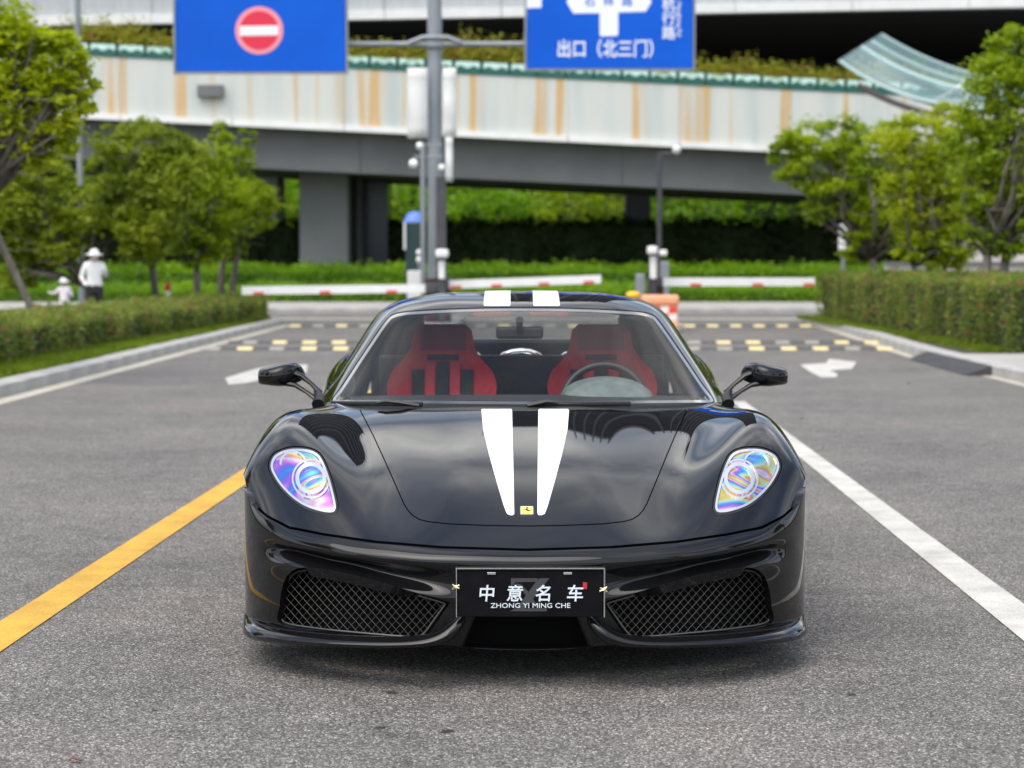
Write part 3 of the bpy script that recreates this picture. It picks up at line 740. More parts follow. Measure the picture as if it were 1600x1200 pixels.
sg(p1, 'disc_border', circ(405, 47.5, 37.5), M_SPINK, .006); sg(p1, 'red_disc', circ(405, 47.5, 30.5), M_SRED, .011)
sg(p1, 'white_bar', [(375,41),(435,40),(435,55),(375,56)], M_SWHITE, .016)
e2, p2 = sign(823, 1084, 107, 'blue direction sign with a white T arrow and Chinese characters')
sg(p2, 'white_arrow', [(885,3),(900,-22),(1004,-22),(1018,3),(1009,18),(966,19.5),(966,53),(964,56),(939,57),(937,54),(937,20.5),(896,21)], M_SWHITE)
sg(p2, 'corner_patch', [(823,-8),(846,-8),(846,12),(823,13)], M_SWHITE)
T = lambda body, size, px, py, **k: text_obj('sign_lettering', body, size, at(px, py, SY) - [0, .007, 0], k.pop('mt', M_SWHITE), p2, **k)
T('出口（北三门）', .40, 953, 78, bold=.006, width=gx(1027, SY) - gx(879, SY))
for ch_, py in zip('杭行路', (8, 30, 53)): T(ch_, .30, 1045, py, bold=.004)
T('Hanghang Rd', .14, 1061, 30, rot=-math.pi/2, bold=.001, width=.72)
for ch_, px in zip('石祥路', (922, 951, 980)): text_obj('sign_lettering', ch_, .24, at(px, 3, SY) - [0, .011, 0], M_BLUE, p2, bold=.002)

def banner(px0, px1, py0, py1, label, y=SY+.1):
    a, b = at(px0, py1, y), at(px1, py0, y)
    n = 8; V = []
    for i in range(n):
        for k in range(3): V.append((a[0] + (b[0]-a[0])*k/2, y + .03*math.sin(i*1.3 + k*.8), a[2] + (b[2]-a[2])*i/(n-1)))
    F = [(i*3+k, i*3+k+1, (i+1)*3+k+1, (i+1)*3+k) for i in range(n-1) for k in range(2)]
    m_ = MB(); m_.add(V, F, True); o = m_.build('banner', M_BANN)
    so_ = o.modifiers.new('thickness', 'SOLIDIFY'); so_.thickness = .012
    tag(o, label, 'banner', 'white banners on the sign post')
banner(637, 668, 106, 216, 'white banner hanging left of the sign post')
banner(692, 713, 106, 214, 'wide white banner hanging right of the sign post')
banner(696, 707.5, 214.5, 284, 'narrow white strip hanging below the right hand banner')
# slimmer posts beside the gantry
def post(px, Y, py_top, r, label, mt=M_STEEL, name='post', parts=None, square=False):
    e = empty(name, (gx(px, Y), Y, 0)); zt = at(0, py_top, Y)[2]
    q = MB()
    if square: q.box(gx(px, Y)-r, gx(px, Y)+r, Y-r, Y+r, 0, zt, .01)
    else: q.tube([(gx(px, Y), Y, 0), (gx(px, Y), Y, zt)], r, 12)
    q.build('shaft', mt, e); q = MB(); q.lathe([(r*2.4, 0), (r*2.4, .05), (r*1.2, .09)], gx(px, Y), Y, 0, 16); q.build('base_plate', mt, e)
    return e, zt
def cam_head(e, px, py, Y, s=.10, name='camera'):
    c = at(px, py, Y); q = MB(); q.lathe([(.02, -s*.9), (s*.75, -s*.7), (s, 0), (s*.75, s*.7), (.02, s*.9)], c[0], c[1], c[2], 16, 'x'); return q.build(name, M_SWHITE2, e)
M_SWHITE2 = mat('white_housing', (.80, .80, .78), rough=.35)
e, zt = post(661, 40.2, 222, .055, '', name='camera_post'); tag(e, 'slim grey post with two white cameras beside the sign post', 'camera post')
cam_head(e, 656, 228, 40.2, .085); cam_head(e, 646, 256, 40.2, .105); cam_head(e, 690, 262, 40.2, .075)
q = MB(); q.tube([at(646, 245, 40.25), at(692, 245, 40.25)], .02, 8); q.tube([at(656, 226, 40.25), at(692, 226, 40.25)], .015, 8); q.build('camera_bracket', M_STEEL, e)
e, zt = post(689.5, 40.6, 276, .105, '', M_DSTEEL, 'shade_side_post', square=True); tag(e, 'dark square post added for the shaded right side of the sign post', 'post')  # added dark strip, stands for the shaded lower side of the round post
e, zt = post(1030, 45, 238, .055, '', M_DSTEEL, 'lamp_post'); tag(e, 'thin dark lamp post between the two right barrier arms', 'lamp post')
q = MB(); q.tube([(gx(1030, 45), 45, zt-.03), (gx(1056, 45), 45, zt-.02)], .03, 8); q.build('lamp_arm', M_DSTEEL, e)
cam_head(e, 1057, 234, 45, .11, 'lamp_head')
e, zt = post(127, 48, -60, .075, '', M_STEEL, 'lamp_post'); tag(e, 'slender grey post rising behind the trees at upper left', 'lamp post')
e, zt = post(1317, 46, 350, .05, '', M_STEEL, 'sign_post'); tag(e, 'short post with a white sign board near the right hedge', 'sign post')
c = at(1317, 374, 45.9); q = MB(); q.box(c[0]-.11, c[0]+.11, 45.85, 45.9, c[2]-.33, c[2]+.36, .02); q.build('sign_board', M_SWHITE2, e)
e, zt = post(1436, 47, 372, .05, '', M_STEEL, 'sign_post'); tag(e, 'short post with a white sign board seen through the right trees', 'sign post')
c = at(1436, 388, 46.9); q = MB(); q.box(c[0]-.10, c[0]+.10, 46.85, 46.9, c[2]-.2, c[2]+.28, .02); q.build('sign_board', M_SWHITE2, e)
q = MB(); c = at(1538, 247, 49); q.box(c[0]-.25, c[0]+.25, 49, 49.04, c[2]-.2, c[2]+.2, .01); e, zt = post(1538, 49.1, 235, .04, '', M_STEEL, 'sign_post'); q.build('sign_board', mat('cyan_board', (.01, .35, .62), rough=.4), e); tag(e, 'small cyan sign board on a post behind the right tree crown', 'sign post')

# ------------------------------------------------ barrier gates
M_ARMW = noisy('barrier_white', [(0.3, (.74, .74, .72)), (.7, (.82, .82, .80))], scale=4, rough=.4)
M_ARMR = mat('barrier_red', (.62, .06, .07), rough=.45)
M_MAROON = noisy('maroon_cabinet', [(0.3, (.07, .012, .02)), (.7, (.10, .018, .028))], scale=3, rough=.45)
GY = 39.0
def gate(pivot, tip, label, reds):
    e = empty('barrier_gate', (gx(pivot[0], GY), GY+.3, 0)); tag(e, label, 'barrier gate', 'barrier gates across the road')
    x = gx(pivot[0], GY)
    q = MB(); q.box(x-.16, x+.16, GY+.12, GY+.46, 0, 1.02, .03); cb = q.build('cabinet', M_MAROON, e)
    q = MB(); q.box(x-.18, x+.18, GY+.10, GY+.48, 1.02, 1.07, .02); q.build('cabinet_lid', M_DSTEEL, cb)
    a, b = at(*pivot, GY), at(*tip, GY); d = (b-a)/np.linalg.norm(b-a); s = np.sign(d[0])
    a = a - d*.30
    h = .086
    def seg(t0, t1, z0, z1, y0, y1, name, mt, par):
        m_ = MB(); p0, p1_ = a + d*t0, a + d*t1
        slab(m_, p0[0], p1_[0], y0, y1, p0[2]+z0, p0[2]+z1, p1_[2]+z0, p1_[2]+z1); return m_.build(name, mt, par)
    L = np.linalg.norm(b-a); am = seg(.3, L, -h, h, GY-.03, GY+.03, 'arm', M_ARMW, e)
    m_ = MB(); m_.box(x-.13, x+.13, GY-.05, GY+.12, a[2]-.10, a[2]+.10, .02); m_.build('arm_clamp', M_DSTEEL, e)
    for px in reds:
        t = (gx(px, GY) - a[0]) / d[0]
        seg(t-.11, t+.11, -h-.004, -h*.35, GY-.034, GY+.034, 'red_reflector', M_ARMR, am)
gate((674, 450.5), (378, 454), 'white barrier arm left of the sign post, longest of the three', (404, 508, 612))
gate((692, 445), (939, 436), 'white barrier arm in the middle, right of the sign post', (712, 776, 850, 920))
gate((1026, 440.5), (1273, 440.3), 'white barrier arm on the right, ending at the hedge', (1087, 1184, 1264))
def plate_camera(px, heads, top, bot, label, Y=38.6):
    e = empty('number_camera', (gx(px, Y), Y, 0)); tag(e, label, 'camera post', 'number plate cameras at the barriers')
    a, b = at(px, top, Y), at(px, bot, Y)
    q = MB(); q.box(a[0]-.065, a[0]+.065, Y, Y+.1, b[2], a[2], .02); q.build('light_bar', M_SWHITE2, e)
    q = MB(); q.box(a[0]-.075, a[0]+.075, Y+.1, Y+.2, 0, a[2], .02); q.build('pedestal', M_DSTEEL, e)
    for (hx_, hy, rx, rz) in heads:
        c = at(hx_, hy, Y); q = MB(); q.box(c[0]-rx, c[0]+rx, Y-.16, Y+.14, c[2]-rz, c[2]+rz, min(rx, rz)*.55); q.build('camera_head', M_SWHITE2, e)
plate_camera(690, [(691, 396, .13, .085)], 408, 436, 'white headed camera post beside the sign post')
plate_camera(1021, [(1019, 391, .10, .085), (1036, 395, .075, .06)], 400, 436, 'twin headed white camera post at the right barrier')
def bollard_box(px0, px1, py, Y, label, mt=M_STEEL, name='control_box'):
    q = MB(); q.box(gx(px0, Y), gx(px1, Y), Y, Y+.3, 0, at(0, py, Y)[2], .025); b_ = q.build(name, mt); tag(b_, label, 'control box'); return b_
bollard_box(994, 1008, 428, 38.4, 'grey slotted control box left of the right barrier')
bollard_box(1033, 1046, 409, 41.0, 'tall blue grey control box behind the right barrier')
bollard_box(636, 660, 423, 42.0, 'pale grey control cabinet behind the left barrier arm', M_BANN)
bollard_box(678, 685, 418, 40.9, 'narrow blue grey control box at the foot of the sign post')
# traffic island
q = MB(); q.box(gx(622, 39), gx(716, 39), 37.6, 44.5, 0, .15, .03); is1 = q.build('traffic_island', M_KERB); is1['kind'] = 'structure'
q = MB(); q.box(gx(985, 39), gx(1062, 39), 38.0, 44.5, 0, .15, .03); is2 = q.build('traffic_island', M_KERB); is2['kind'] = 'structure'
# lights and globes on the island
q = MB(); Y = 42.5; c = at(655, 395, Y); q.tube([(c[0], Y, .15), (c[0], Y, c[2])], .035, 8); e = empty('signal_post', (c[0], Y, .15)); tag(e, 'short post with two round pale lamps left of the sign post', 'signal post')
q.build('shaft', M_STEEL, e)
for py in (394.5, 406): cam_head(e, 655, py, Y-.08, .075, 'round_lamp')

# water filled barrier, yellow globe, bollard
M_ORA = noisy('orange_plastic', [(0.3, (.80, .34, .17)), (.7, (.88, .44, .25))], scale=3, rough=.45)
M_ORR = mat('red_panel', (.80, .07, .03), rough=.4)
Y = 37.0; x0, x1 = gx(1003, Y), gx(1062, Y); zt = at(0, 461, Y)[2]
wb = empty('water_barrier', ((x0+x1)/2, Y, 0)); tag(wb, 'orange water filled plastic barrier at the right barrier gate', 'traffic barrier')
q = MB(); q.box(x0, x1, Y, Y+.34, zt-.20, zt, .05); q.box(x0+.02, x1-.02, Y-.06, Y+.40, 0, .22, .05); q.box(x0+.03, x1-.03, Y+.04, Y+.30, .2, zt-.18, .03); q.build('barrier_body', M_ORA, wb)
w = (x1-x0)/4
for k, mt in enumerate((M_ORR, M_SWHITE2, M_ORR, M_SWHITE2)):
    for j in range(2):
        m2 = (M_ORR, M_SWHITE2)[(k + j) % 2]
        q = MB(); za2 = .24 + j*(zt-.46)/2; q.box(x0+.04+k*(w-.02)+.004, x0+.04+(k+1)*(w-.02)-.004, Y+.025, Y+.045, za2+.004, za2+(zt-.46)/2-.004); q.build('reflective_panel', m2, wb)
q = MB(); c = at(989, 461, 37.4); q.lathe([(.012, -.10), (.10, -.085), (.145, -.03), (.145, .02), (.09, .065), (.01, .075)], c[0], c[1], c[2], 18); ye = empty('yellow_beacon', (c[0], 37.4, 0)); q.build('beacon_cap', mat('yellow_plastic', (.85, .52, .03), rough=.4), ye)
q = MB(); q.tube([(c[0], 37.4, 0), (c[0], 37.4, c[2]-.09)], .05, 10); q.build('beacon_post', M_DSTEEL, ye); tag(ye, 'yellow capped post just left of the orange barrier', 'bollard')
Y = 40; c = at(262, 442, Y); bo = empty('bollard', (c[0], Y, .1)); tag(bo, 'red and white striped bollard between the left trees', 'bollard')
hts = [c[2] - k*(c[2]-.1)/5 for k in range(6)]
for k in range(5):
    q = MB(); q.lathe([(.055, hts[k+1]+.002), (.06, hts[k+1]+.01), (.06, hts[k]-.01), (.05 if k == 0 else .06, hts[k]-.002)], c[0], Y, 0, 14); q.build('stripe_band', M_ARMR if k % 2 == 0 else M_SWHITE2, bo)

# guard booth with a blue roof, far
Y = 58; a, b = gx(631, Y), gx(664, Y); z0b = at(0, 347, Y)[2]
gb = empty('guard_booth', ((a+b)/2, Y, 0)); tag(gb, 'small guard booth with a blue roof behind the sign post', 'booth')
q = MB(); q.box(a+.05, b-.05, Y+.03, Y+.8, 0.12, z0b, .03); q.build('booth_wall', mat('dark_green_booth', (.012, .035, .035), rough=.4), gb)
for x in (a, b-.06): q = MB(); q.box(x, x+.06, Y-.05, Y+.02, at(0, 390, Y)[2], z0b); q.build('booth_post', M_BANN, gb)
q = MB(); q.lathe([(.36, 0), (.34, .06), (.27, .2), (.17, .30), (.02, .34)], (a+b)/2, Y+.4, z0b, 18); q.build('booth_roof', mat('blue_canvas', (.10, .20, .62), rough=.5), gb)
# pale wall at the right
q = MB()
wl_ = empty('boundary_wall', (24, 52, 0)); tag(wl_, 'pale plain boundary wall behind the right trees', 'wall')
M_WALL = noisy('pale_render', [(0.3, (.50, .47, .43)), (.7, (.60, .57, .53))], scale=.8, rough=.8)
q.box(gx(1385, 52), gx(1385, 52)+24, 52, 52.3, 0, at(0, 413, 52)[2]); q.build('lower_wall', M_WALL, wl_)
q = MB(); q.box(gx(1470, 52), gx(1470, 52)+22, 52.1, 52.35, at(0, 409, 52)[2], at(0, 366, 52)[2]); q.build('upper_wall', M_WALL, wl_)
q = MB(); q.box(gx(1385, 52)-.05, gx(1385, 52)+24, 51.9, 52.34, at(0, 413, 52)[2], at(0, 409.3, 52)[2]); q.build('wall_coping', M_GIRD, wl_)

# ------------------------------------------------ curved glass canopy at upper right
M_CGL = bpy.data.materials.new('canopy_glass'); M_CGL.use_nodes = True
b_ = M_CGL.node_tree.nodes['Principled BSDF']; b_.inputs['Base Color'].default_value = (.20, .38, .38, 1); b_.inputs['Roughness'].default_value = .08; b_.inputs['Alpha'].default_value = .30
M_RIB = mat('brown_steel', (.10, .085, .08), rough=.5)
gc = empty('glass_canopy', (gx(1450, 60), 60, 0)); tag(gc, 'curved glass entrance canopy with steel ribs at upper right', 'canopy')
EA = [(1377,52),(1412,72),(1455,92),(1500,108),(1560,123),(1640,136)]; EB = [(1311,93),(1345,116),(1388,137),(1432,152),(1490,164),(1570,172)]
def dense(E, Y, n=13):
    E = np.array(E, float); t = np.linspace(0, len(E)-1, n); P = []
    for u in t:
        i_ = min(int(u), len(E)-2); f = u - i_; p0, p1, p2, p3 = E[max(i_-1, 0)], E[i_], E[i_+1], E[min(i_+2, len(E)-1)]
        P.append(at(*(0.5*((2*p1) + (-p0+p2)*f + (2*p0-5*p1+4*p2-p3)*f*f + (-p0+3*p1-3*p2+p3)*f**3)), Y))
    return np.array(P)
ea, eb = dense(EA, 63.0), dense(EB, 57.0)
M_GEDGE = mat('pale_glass_edge', (.55, .72, .70), rough=.3)
for i in range(12):
    for k in range(4):
        f0, f1 = k/4 + .006, (k+1)/4 - .006
        quad = [ea[i]*(1-f0)+eb[i]*f0, ea[i+1]*(1-f0)+eb[i+1]*f0, ea[i+1]*(1-f1)+eb[i+1]*f1, ea[i]*(1-f1)+eb[i]*f1]
        m_ = MB(); m_.add(quad + [p - np.array([0, 0, .03]) for p in quad], [(0,1,2,3),(7,6,5,4),(0,4,5,1),(1,5,6,2),(2,6,7,3),(3,7,4,0)]); m_.build('glass_pane', M_CGL, gc)
for k, (f, r_b, dz, mt_, i0) in enumerate([(0, .04, .03, M_GEDGE, 0), (.25, .05, .05, M_GEDGE, 0), (.5, .06, .03, M_GEDGE, 0), (1, .045, .03, M_GEDGE, 0), (.36, .09, .42, M_RIB, 2), (.70, .09, .42, M_RIB, 2), (.97, .09, .42, M_RIB, 2)]):
    m_ = MB(); m_.tube([ea[i]*(1-f)+eb[i]*f - np.array([0, 0, dz]) for i in range(i0, 13)], r_b, 8); m_.build('rib' if mt_ is M_RIB else 'edge_strip', mt_, gc)
m_ = MB(); c = at(1512, 140, 60); m_.tube([(c[0], 60, 0), (c[0], 60, c[2])], .11, 12); m_.build('column', M_BANN, gc)
m_ = MB(); m_.tube([at(1460, 158, 60), at(1512, 128, 60)], .06, 8); m_.build('brace', M_BANN, gc)

# ================================================================== PEOPLE
M_SKIN = mat('skin', (.50, .30, .22), rough=.55)
M_CLW = noisy('white_cotton', [(0.3, (.72, .72, .72)), (.7, (.82, .82, .81))], scale=12, rough=.8, bump=.2)
M_CLB = noisy('black_cotton', [(0.3, (.012, .012, .014)), (.7, (.025, .025, .028))], scale=12, rough=.8)
M_CLP = noisy('pale_pink_cotton', [(0.3, (.66, .60, .64)), (.7, (.76, .71, .74))], scale=12, rough=.8)
M_HAIR = mat('dark_hair', (.02, .015, .012), rough=.5)
def person(loc, h, rz, label, J, mats, hat=None):
    """J: joints (name -> (x, y, z, r)) for a 1.0 tall figure; one continuous skinned body, cloth colours by region"""
    e = empty('person', loc); tag(e, label, 'person')
    names = [j for j in J if j not in ('edges',)]
    me = bpy.data.meshes.new('body'); me.from_pydata([tuple(np.array(J[n][:3])*h) for n in names], [(names.index(a), names.index(b)) for a, b in J['edges']], [])
    o = bpy.data.objects.new('body', me); COL.objects.link(o)
    sk = o.modifiers.new('skin', 'SKIN'); sk.use_smooth_shade = True
    for i, n_ in enumerate(names): 
        r = J[n_][3]*h; me.skin_vertices[0].data[i].radius = (r, r*(J[n_][4] if len(J[n_]) > 4 else 1)); me.skin_vertices[0].data[i].use_root = (i == 0)
    sb = o.modifiers.new('sub', 'SUBSURF'); sb.levels = sb.render_levels = 2
    dg = bpy.context.evaluated_depsgraph_get(); dg.update()
    bm_ = bpy.data.meshes.new_from_object(o.evaluated_get(dg)); bpy.data.objects.remove(o)
    bm_.materials.clear()
    for m_ in (M_SKIN, mats[0], mats[1], M_HAIR): bm_.materials.append(m_)
    for p in bm_.polygons:
        z = p.center.z / h; x = abs(p.center.x)/h
        p.material_index = 0 if z > .835 else (1 if z > mats[2] and not (x > .155 and z < .62) else (0 if x > .155 and z > .4 else (2 if z > .04 else 3)))
        p.use_smooth = True
    bo_ = bpy.data.objects.new('body', bm_); bo_.parent = e; COL.objects.link(bo_)
    hd = J['head']; q = MB()
    q.lathe([(.001, .062), (.035, .055), (.056, .028), (.062, -.005), (.055, -.04), (.03, -.07)], 0, 0, 0, 14)
    for i, v in enumerate(q.v): q.v[i] = (v[0]*h + hd[0]*h, v[1]*1.1*h + (hd[1] - .012)*h, v[2]*h + (hd[2] + .012)*h)
    q.build('hair' if hat is None else 'sun_hat', M_HAIR if hat is None else hat, e, local=True)
    if hat is not None:
        q = MB(); q.lathe([(.05, .02), (.11, .0), (.112, -.006), (.05, .012)], hd[0]*h, (hd[1])*h, (hd[2])*h, 18)
        for i, v in enumerate(q.v): q.v[i] = (hd[0]*h + (v[0]-hd[0]*h)*h, hd[1]*h + (v[1]-hd[1]*h)*h, hd[2]*h + (v[2]-hd[2]*h)*h)
        q.build('hat_brim', hat, e, local=True)
    e.rotation_euler = (0, 0, rz)
    return e
EDG = [('hip','waist'),('waist','chest'),('chest','neck'),('neck','head'),('chest','shl'),('shl','ell'),('ell','hal'),('hal','fil'),('chest','shr'),('shr','elr'),('elr','har'),('har','fir'),
       ('hip','thl'),('thl','knl'),('knl','anl'),('anl','tol'),('hip','thr'),('thr','knr'),('knr','anr'),('anr','tor')]
W = dict(hip=(0,0,.52,.10,.72), waist=(0,.005,.62,.098,.7), chest=(0,0,.76,.10,.65), neck=(0,-.005,.845,.034), head=(0,-.012,.925,.058,1.1), shl=(-.105,0,.79,.045), ell=(-.16,.01,.63,.032), hal=(-.13,-.09,.55,.024), fil=(-.10,-.13,.55,.012),
         shr=(.105,0,.79,.045), elr=(.155,.01,.64,.032), har=(.13,-.08,.72,.024), fir=(.11,-.11,.76,.012), thl=(-.055,0,.46,.07), knl=(-.058,-.005,.28,.048), anl=(-.06,.01,.05,.03), tol=(-.062,-.08,.02,.024),
         thr=(.055,0,.46,.07), knr=(.06,-.01,.28,.048), anr=(.06,.01,.05,.03), tor=(.065,-.08,.02,.024), edges=EDG)
pw = at(147, 415, 36.5)
person((pw[0], 36.5, .1), 1.55, math.radians(25), 'person in a loose white top and black trousers by the left trees', W, (M_CLW, M_CLB, .54), hat=M_CLW)
K = dict(W); K.update(knl=(-.09,-.08,.28,.046), anl=(-.12,-.05,.05,.03), tol=(-.14,-.13,.02,.022), knr=(.10,.03,.28,.046), anr=(.19,.12,.06,.03), tor=(.20,.05,.03,.022), ell=(-.19,-.03,.70,.03), hal=(-.26,-.08,.72,.022), fil=(-.30,-.1,.73,.012), hip=(.01,.02,.50,.085,.75))
pk = at(100, 415, 35.0)
person((pk[0], 35.0, .1), 1.0, math.radians(-20), 'child in pale clothes stepping out beside the white dressed person', K, (M_CLP, noisy('grey_blue_cotton', [(.3, (.28, .32, .38)), (.7, (.36, .40, .46))], scale=12, rough=.8), .50), hat=M_CLW)

# ------------------------------------------------ a few dry leaves on the asphalt
M_DRY = noisy('dry_leaf', [(0.3, (.16, .05, .03)), (.7, (.30, .12, .06))], scale=40, rough=.8)
for (px, py, a_, sz, lab) in [(118, 1192, .4, .035, 'curled reddish dry leaf on the asphalt at the bottom left corner'), (1252, 655, 1.3, .06, 'dry leaf on the asphalt beside the right door mirror'), (1420, 600, 2.2, .06, 'small dry leaf on the asphalt near the right kerb')]:
    g_ = ground(px, py); V = []; F = []
    for i in range(5):
        u = i/4; w_ = sz*.32*math.sin(math.pi*(.08 + .86*u))
        for k in (-1, 0, 1): V.append((g_[0] + (u-.5)*sz*math.cos(a_) - k*w_*math.sin(a_), g_[1] + (u-.5)*sz*math.sin(a_) + k*w_*math.cos(a_), .007 + abs(k)*sz*.12 + .004*math.sin(u*5)))
    for i in range(4):
        for k in range(2): F.append((i*3+k, i*3+k+1, (i+1)*3+k+1, (i+1)*3+k))
    q = MB(); q.add(V, F, True); o = q.build('dry_leaf', M_DRY); tag(o, lab, 'leaf', 'dry leaves on the asphalt')
# ================================================================== THE CAR
CX = 0.044                                   # lateral place of the car's centre line
def paint_mat():
    m = mat('black_paint', (0.006, 0.006, 0.007), rough=0.3, spec=0.0, coat=1.0, coat_r=0.008)
    n, l, b = nodes(m); b.inputs['Coat IOR'].default_value = 1.44
    t = n.new('ShaderNodeTexCoord')
    z = n.new('ShaderNodeTexNoise'); z.inputs['Scale'].default_value = 260; z.inputs['Detail'].default_value = 2
    l.new(t.outputs['Object'], z.inputs['Vector'])
    bp = n.new('ShaderNodeBump'); bp.inputs['Strength'].default_value = 0.012; bp.inputs['Distance'].default_value = 0.001
    l.new(z.outputs['Fac'], bp.inputs['Height']); l.new(bp.outputs[0], b.inputs['Coat Normal'])
    return m
M_PAINT = paint_mat()
M_STRIPE = noisy('white_stripe_vinyl', [(0.3, (0.80, 0.80, 0.82)), (0.7, (0.86, 0.86, 0.87))], scale=9, rough=0.28)
M_BLACKP = noisy('black_plastic', [(0.3, (0.010, 0.010, 0.011)), (0.7, (0.02, 0.02, 0.02))], scale=60, rough=0.45, bump=0.05)
M_RUBBER = noisy('black_rubber', [(0.3, (0.008, 0.008, 0.008)), (0.7, (0.016, 0.016, 0.016))], scale=40, rough=0.7)
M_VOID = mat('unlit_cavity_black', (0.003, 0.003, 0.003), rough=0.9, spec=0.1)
M_MESH = mat('grey_wire', (0.13, 0.127, 0.122), rough=0.4, metal=0.7)
M_CHROME = mat('chrome', (0.85, 0.85, 0.86), rough=0.08, metal=1.0)
M_TYRE = noisy('tyre_rubber', [(0.3, (0.012, 0.012, 0.012)), (0.7, (0.03, 0.03, 0.03))], scale=30, rough=0.8)
M_RIM = mat('dark_rim_metal', (0.12, 0.12, 0.125), rough=0.3, metal=1.0)
def glass_mat(name, tint, refl=1.0):
    m = bpy.data.materials.new(name); m.use_nodes = True
    n, l = m.node_tree.nodes, m.node_tree.links
    n.clear()
    o = n.new('ShaderNodeOutputMaterial'); mi = n.new('ShaderNodeMixShader')
    tr = n.new('ShaderNodeBsdfTransparent'); tr.inputs['Color'].default_value = (*tint, 1)
    gl = n.new('ShaderNodeBsdfGlossy'); gl.inputs['Roughness'].default_value = 0.01
    fr = n.new('ShaderNodeFresnel'); fr.inputs['IOR'].default_value = 1.5
    mu = n.new('ShaderNodeMath'); mu.operation = 'MULTIPLY'; mu.inputs[1].default_value = refl; mu.use_clamp = True
    l.new(fr.outputs[0], mu.inputs[0]); l.new(mu.outputs[0], mi.inputs['Fac'])
    l.new(tr.outputs[0], mi.inputs[1]); l.new(gl.outputs[0], mi.inputs[2]); l.new(mi.outputs[0], o.inputs['Surface'])
    return m
M_GLASS = glass_mat('windscreen_glass', (0.96, 0.985, 0.975), 0.5)
M_GLASS2 = glass_mat('side_glass', (0.88, 0.92, 0.91), 0.9)

# ---- spline surface through a table of points (half the car, mirrored), dense grid + true normals
def basis(m, t):
    t = np.clip(np.asarray(t, float), 0, 1) * m
    i = np.minimum(t.astype(int), m - 1); f = t - i
    B = np.zeros((len(t), m + 3))
    w = np.stack([(1-f)**3, 3*f**3 - 6*f**2 + 4, -3*f**3 + 3*f**2 + 3*f + 1, f**3], 1) / 6
    for k in range(4): B[np.arange(len(t)), i + k] += w[:, k]
    return B
def fit(t, data, m, lam):
    B = basis(m, t)
    D = np.diff(np.eye(m + 3), 3, axis=0)
    A = B.T @ B + lam * D.T @ D + 1e-9 * np.eye(m + 3)
    return np.linalg.solve(A, B.T @ data.reshape(len(t), -1)).reshape((m + 3,) + data.shape[1:])
def chord(G):
    d = np.linalg.norm(np.diff(G, axis=1), axis=2).mean(0)
    c = np.concatenate([[0], np.cumsum(d)]); return c / c[-1]
class Sh: pass
def surface(rows, nu, nv, lam=2e-4, up=(0, 0, 1), mirror=True):
    G = np.array(rows, float)                                   # (nv, nu, 3) as (half x, y, z)
    if mirror:
        Lf = G[:, ::-1].copy(); Lf[..., 0] *= -1
        G = np.concatenate([Lf[:, :-1] if abs(G[0, 0, 0]) < 1e-9 else Lf, G], 1)
    tu, tv = chord(G), chord(G.transpose(1, 0, 2))
    mu, mv = max(4, int(len(tu) * 1.3)), max(4, int(len(tv) * 1.3))
    C = fit(tu, G.transpose(1, 0, 2), mu, lam)                 # (mu+3, nv, 3)
    C = fit(tv, C.transpose(1, 0, 2), mv, lam)                 # (mv+3, mu+3, 3)
    us, vsn = np.linspace(0, 1, nu), np.linspace(0, 1, nv)
    e = 1e-4
    ev = lambda a, b: np.einsum('ik,klc,jl->ijc', basis(mv, a), C, basis(mu, b))
    P = ev(vsn, us)
    ua, ub = np.clip(us - e, 0, 1), np.clip(us + e, 0, 1); va, vb = np.clip(vsn - e, 0, 1), np.clip(vsn + e, 0, 1)
    du, dv_ = ev(vsn, ub) - ev(vsn, ua), ev(vb, us) - ev(va, us)
    N = np.cross(du, dv_); N /= np.linalg.norm(N, axis=2, keepdims=True) + 1e-12
    flip = (N @ np.array(up)).mean() < 0
    if flip: N = -N
    idx = np.arange(nu * nv).reshape(nv, nu)
    q = np.stack([idx[:-1, :-1], idx[:-1, 1:], idx[1:, 1:], idx[1:, :-1]], -1).reshape(-1, 4)
    T = np.concatenate([q[:, [0, 1, 2]], q[:, [0, 2, 3]]])
    if flip: T = T[:, ::-1]
    s = Sh(); s.V = P.reshape(-1, 3); s.N = N.reshape(-1, 3); s.T = T
    return s
def cut(M, s, keep=-1):
    """clip a triangle sheet along s = 0; keep the side where s*keep > 0"""
    s = -np.asarray(s, float) * keep                            # keep s<=0
    s = np.where(np.abs(s) < 1e-7, -1e-7, s)
    ins = s <= 0
    c = ins[M.T].sum(1)
    V, N = list(M.V), list(M.N)
    out = [tuple(t) for t in M.T[c == 3]]
    cache = {}
    def mid(a, b):
        k = (min(a, b), max(a, b))
        if k not in cache:
            f = s[a] / (s[a] - s[b])
            V.append(M.V[a] + f * (M.V[b] - M.V[a]))
            nn = M.N[a] + f * (M.N[b] - M.N[a]); N.append(nn / np.linalg.norm(nn))
            cache[k] = len(V) - 1
        return cache[k]
    for t in M.T[(c == 1) | (c == 2)]:
        poly = []
        for i in range(3):
            a, b = int(t[i]), int(t[(i + 1) % 3])
            if ins[a]: poly.append(a)
            if ins[a] != ins[b]: poly.append(mid(a, b))
        for k in range(1, len(poly) - 1): out.append((poly[0], poly[k], poly[k + 1]))
    r = Sh(); T = np.array(out, int).reshape(-1, 3)
    used = np.unique(T); mp = np.full(len(V), -1); mp[used] = np.arange(len(used))
    r.V = np.array(V)[used]; r.N = np.array(N)[used]; r.T = mp[T]
    return r
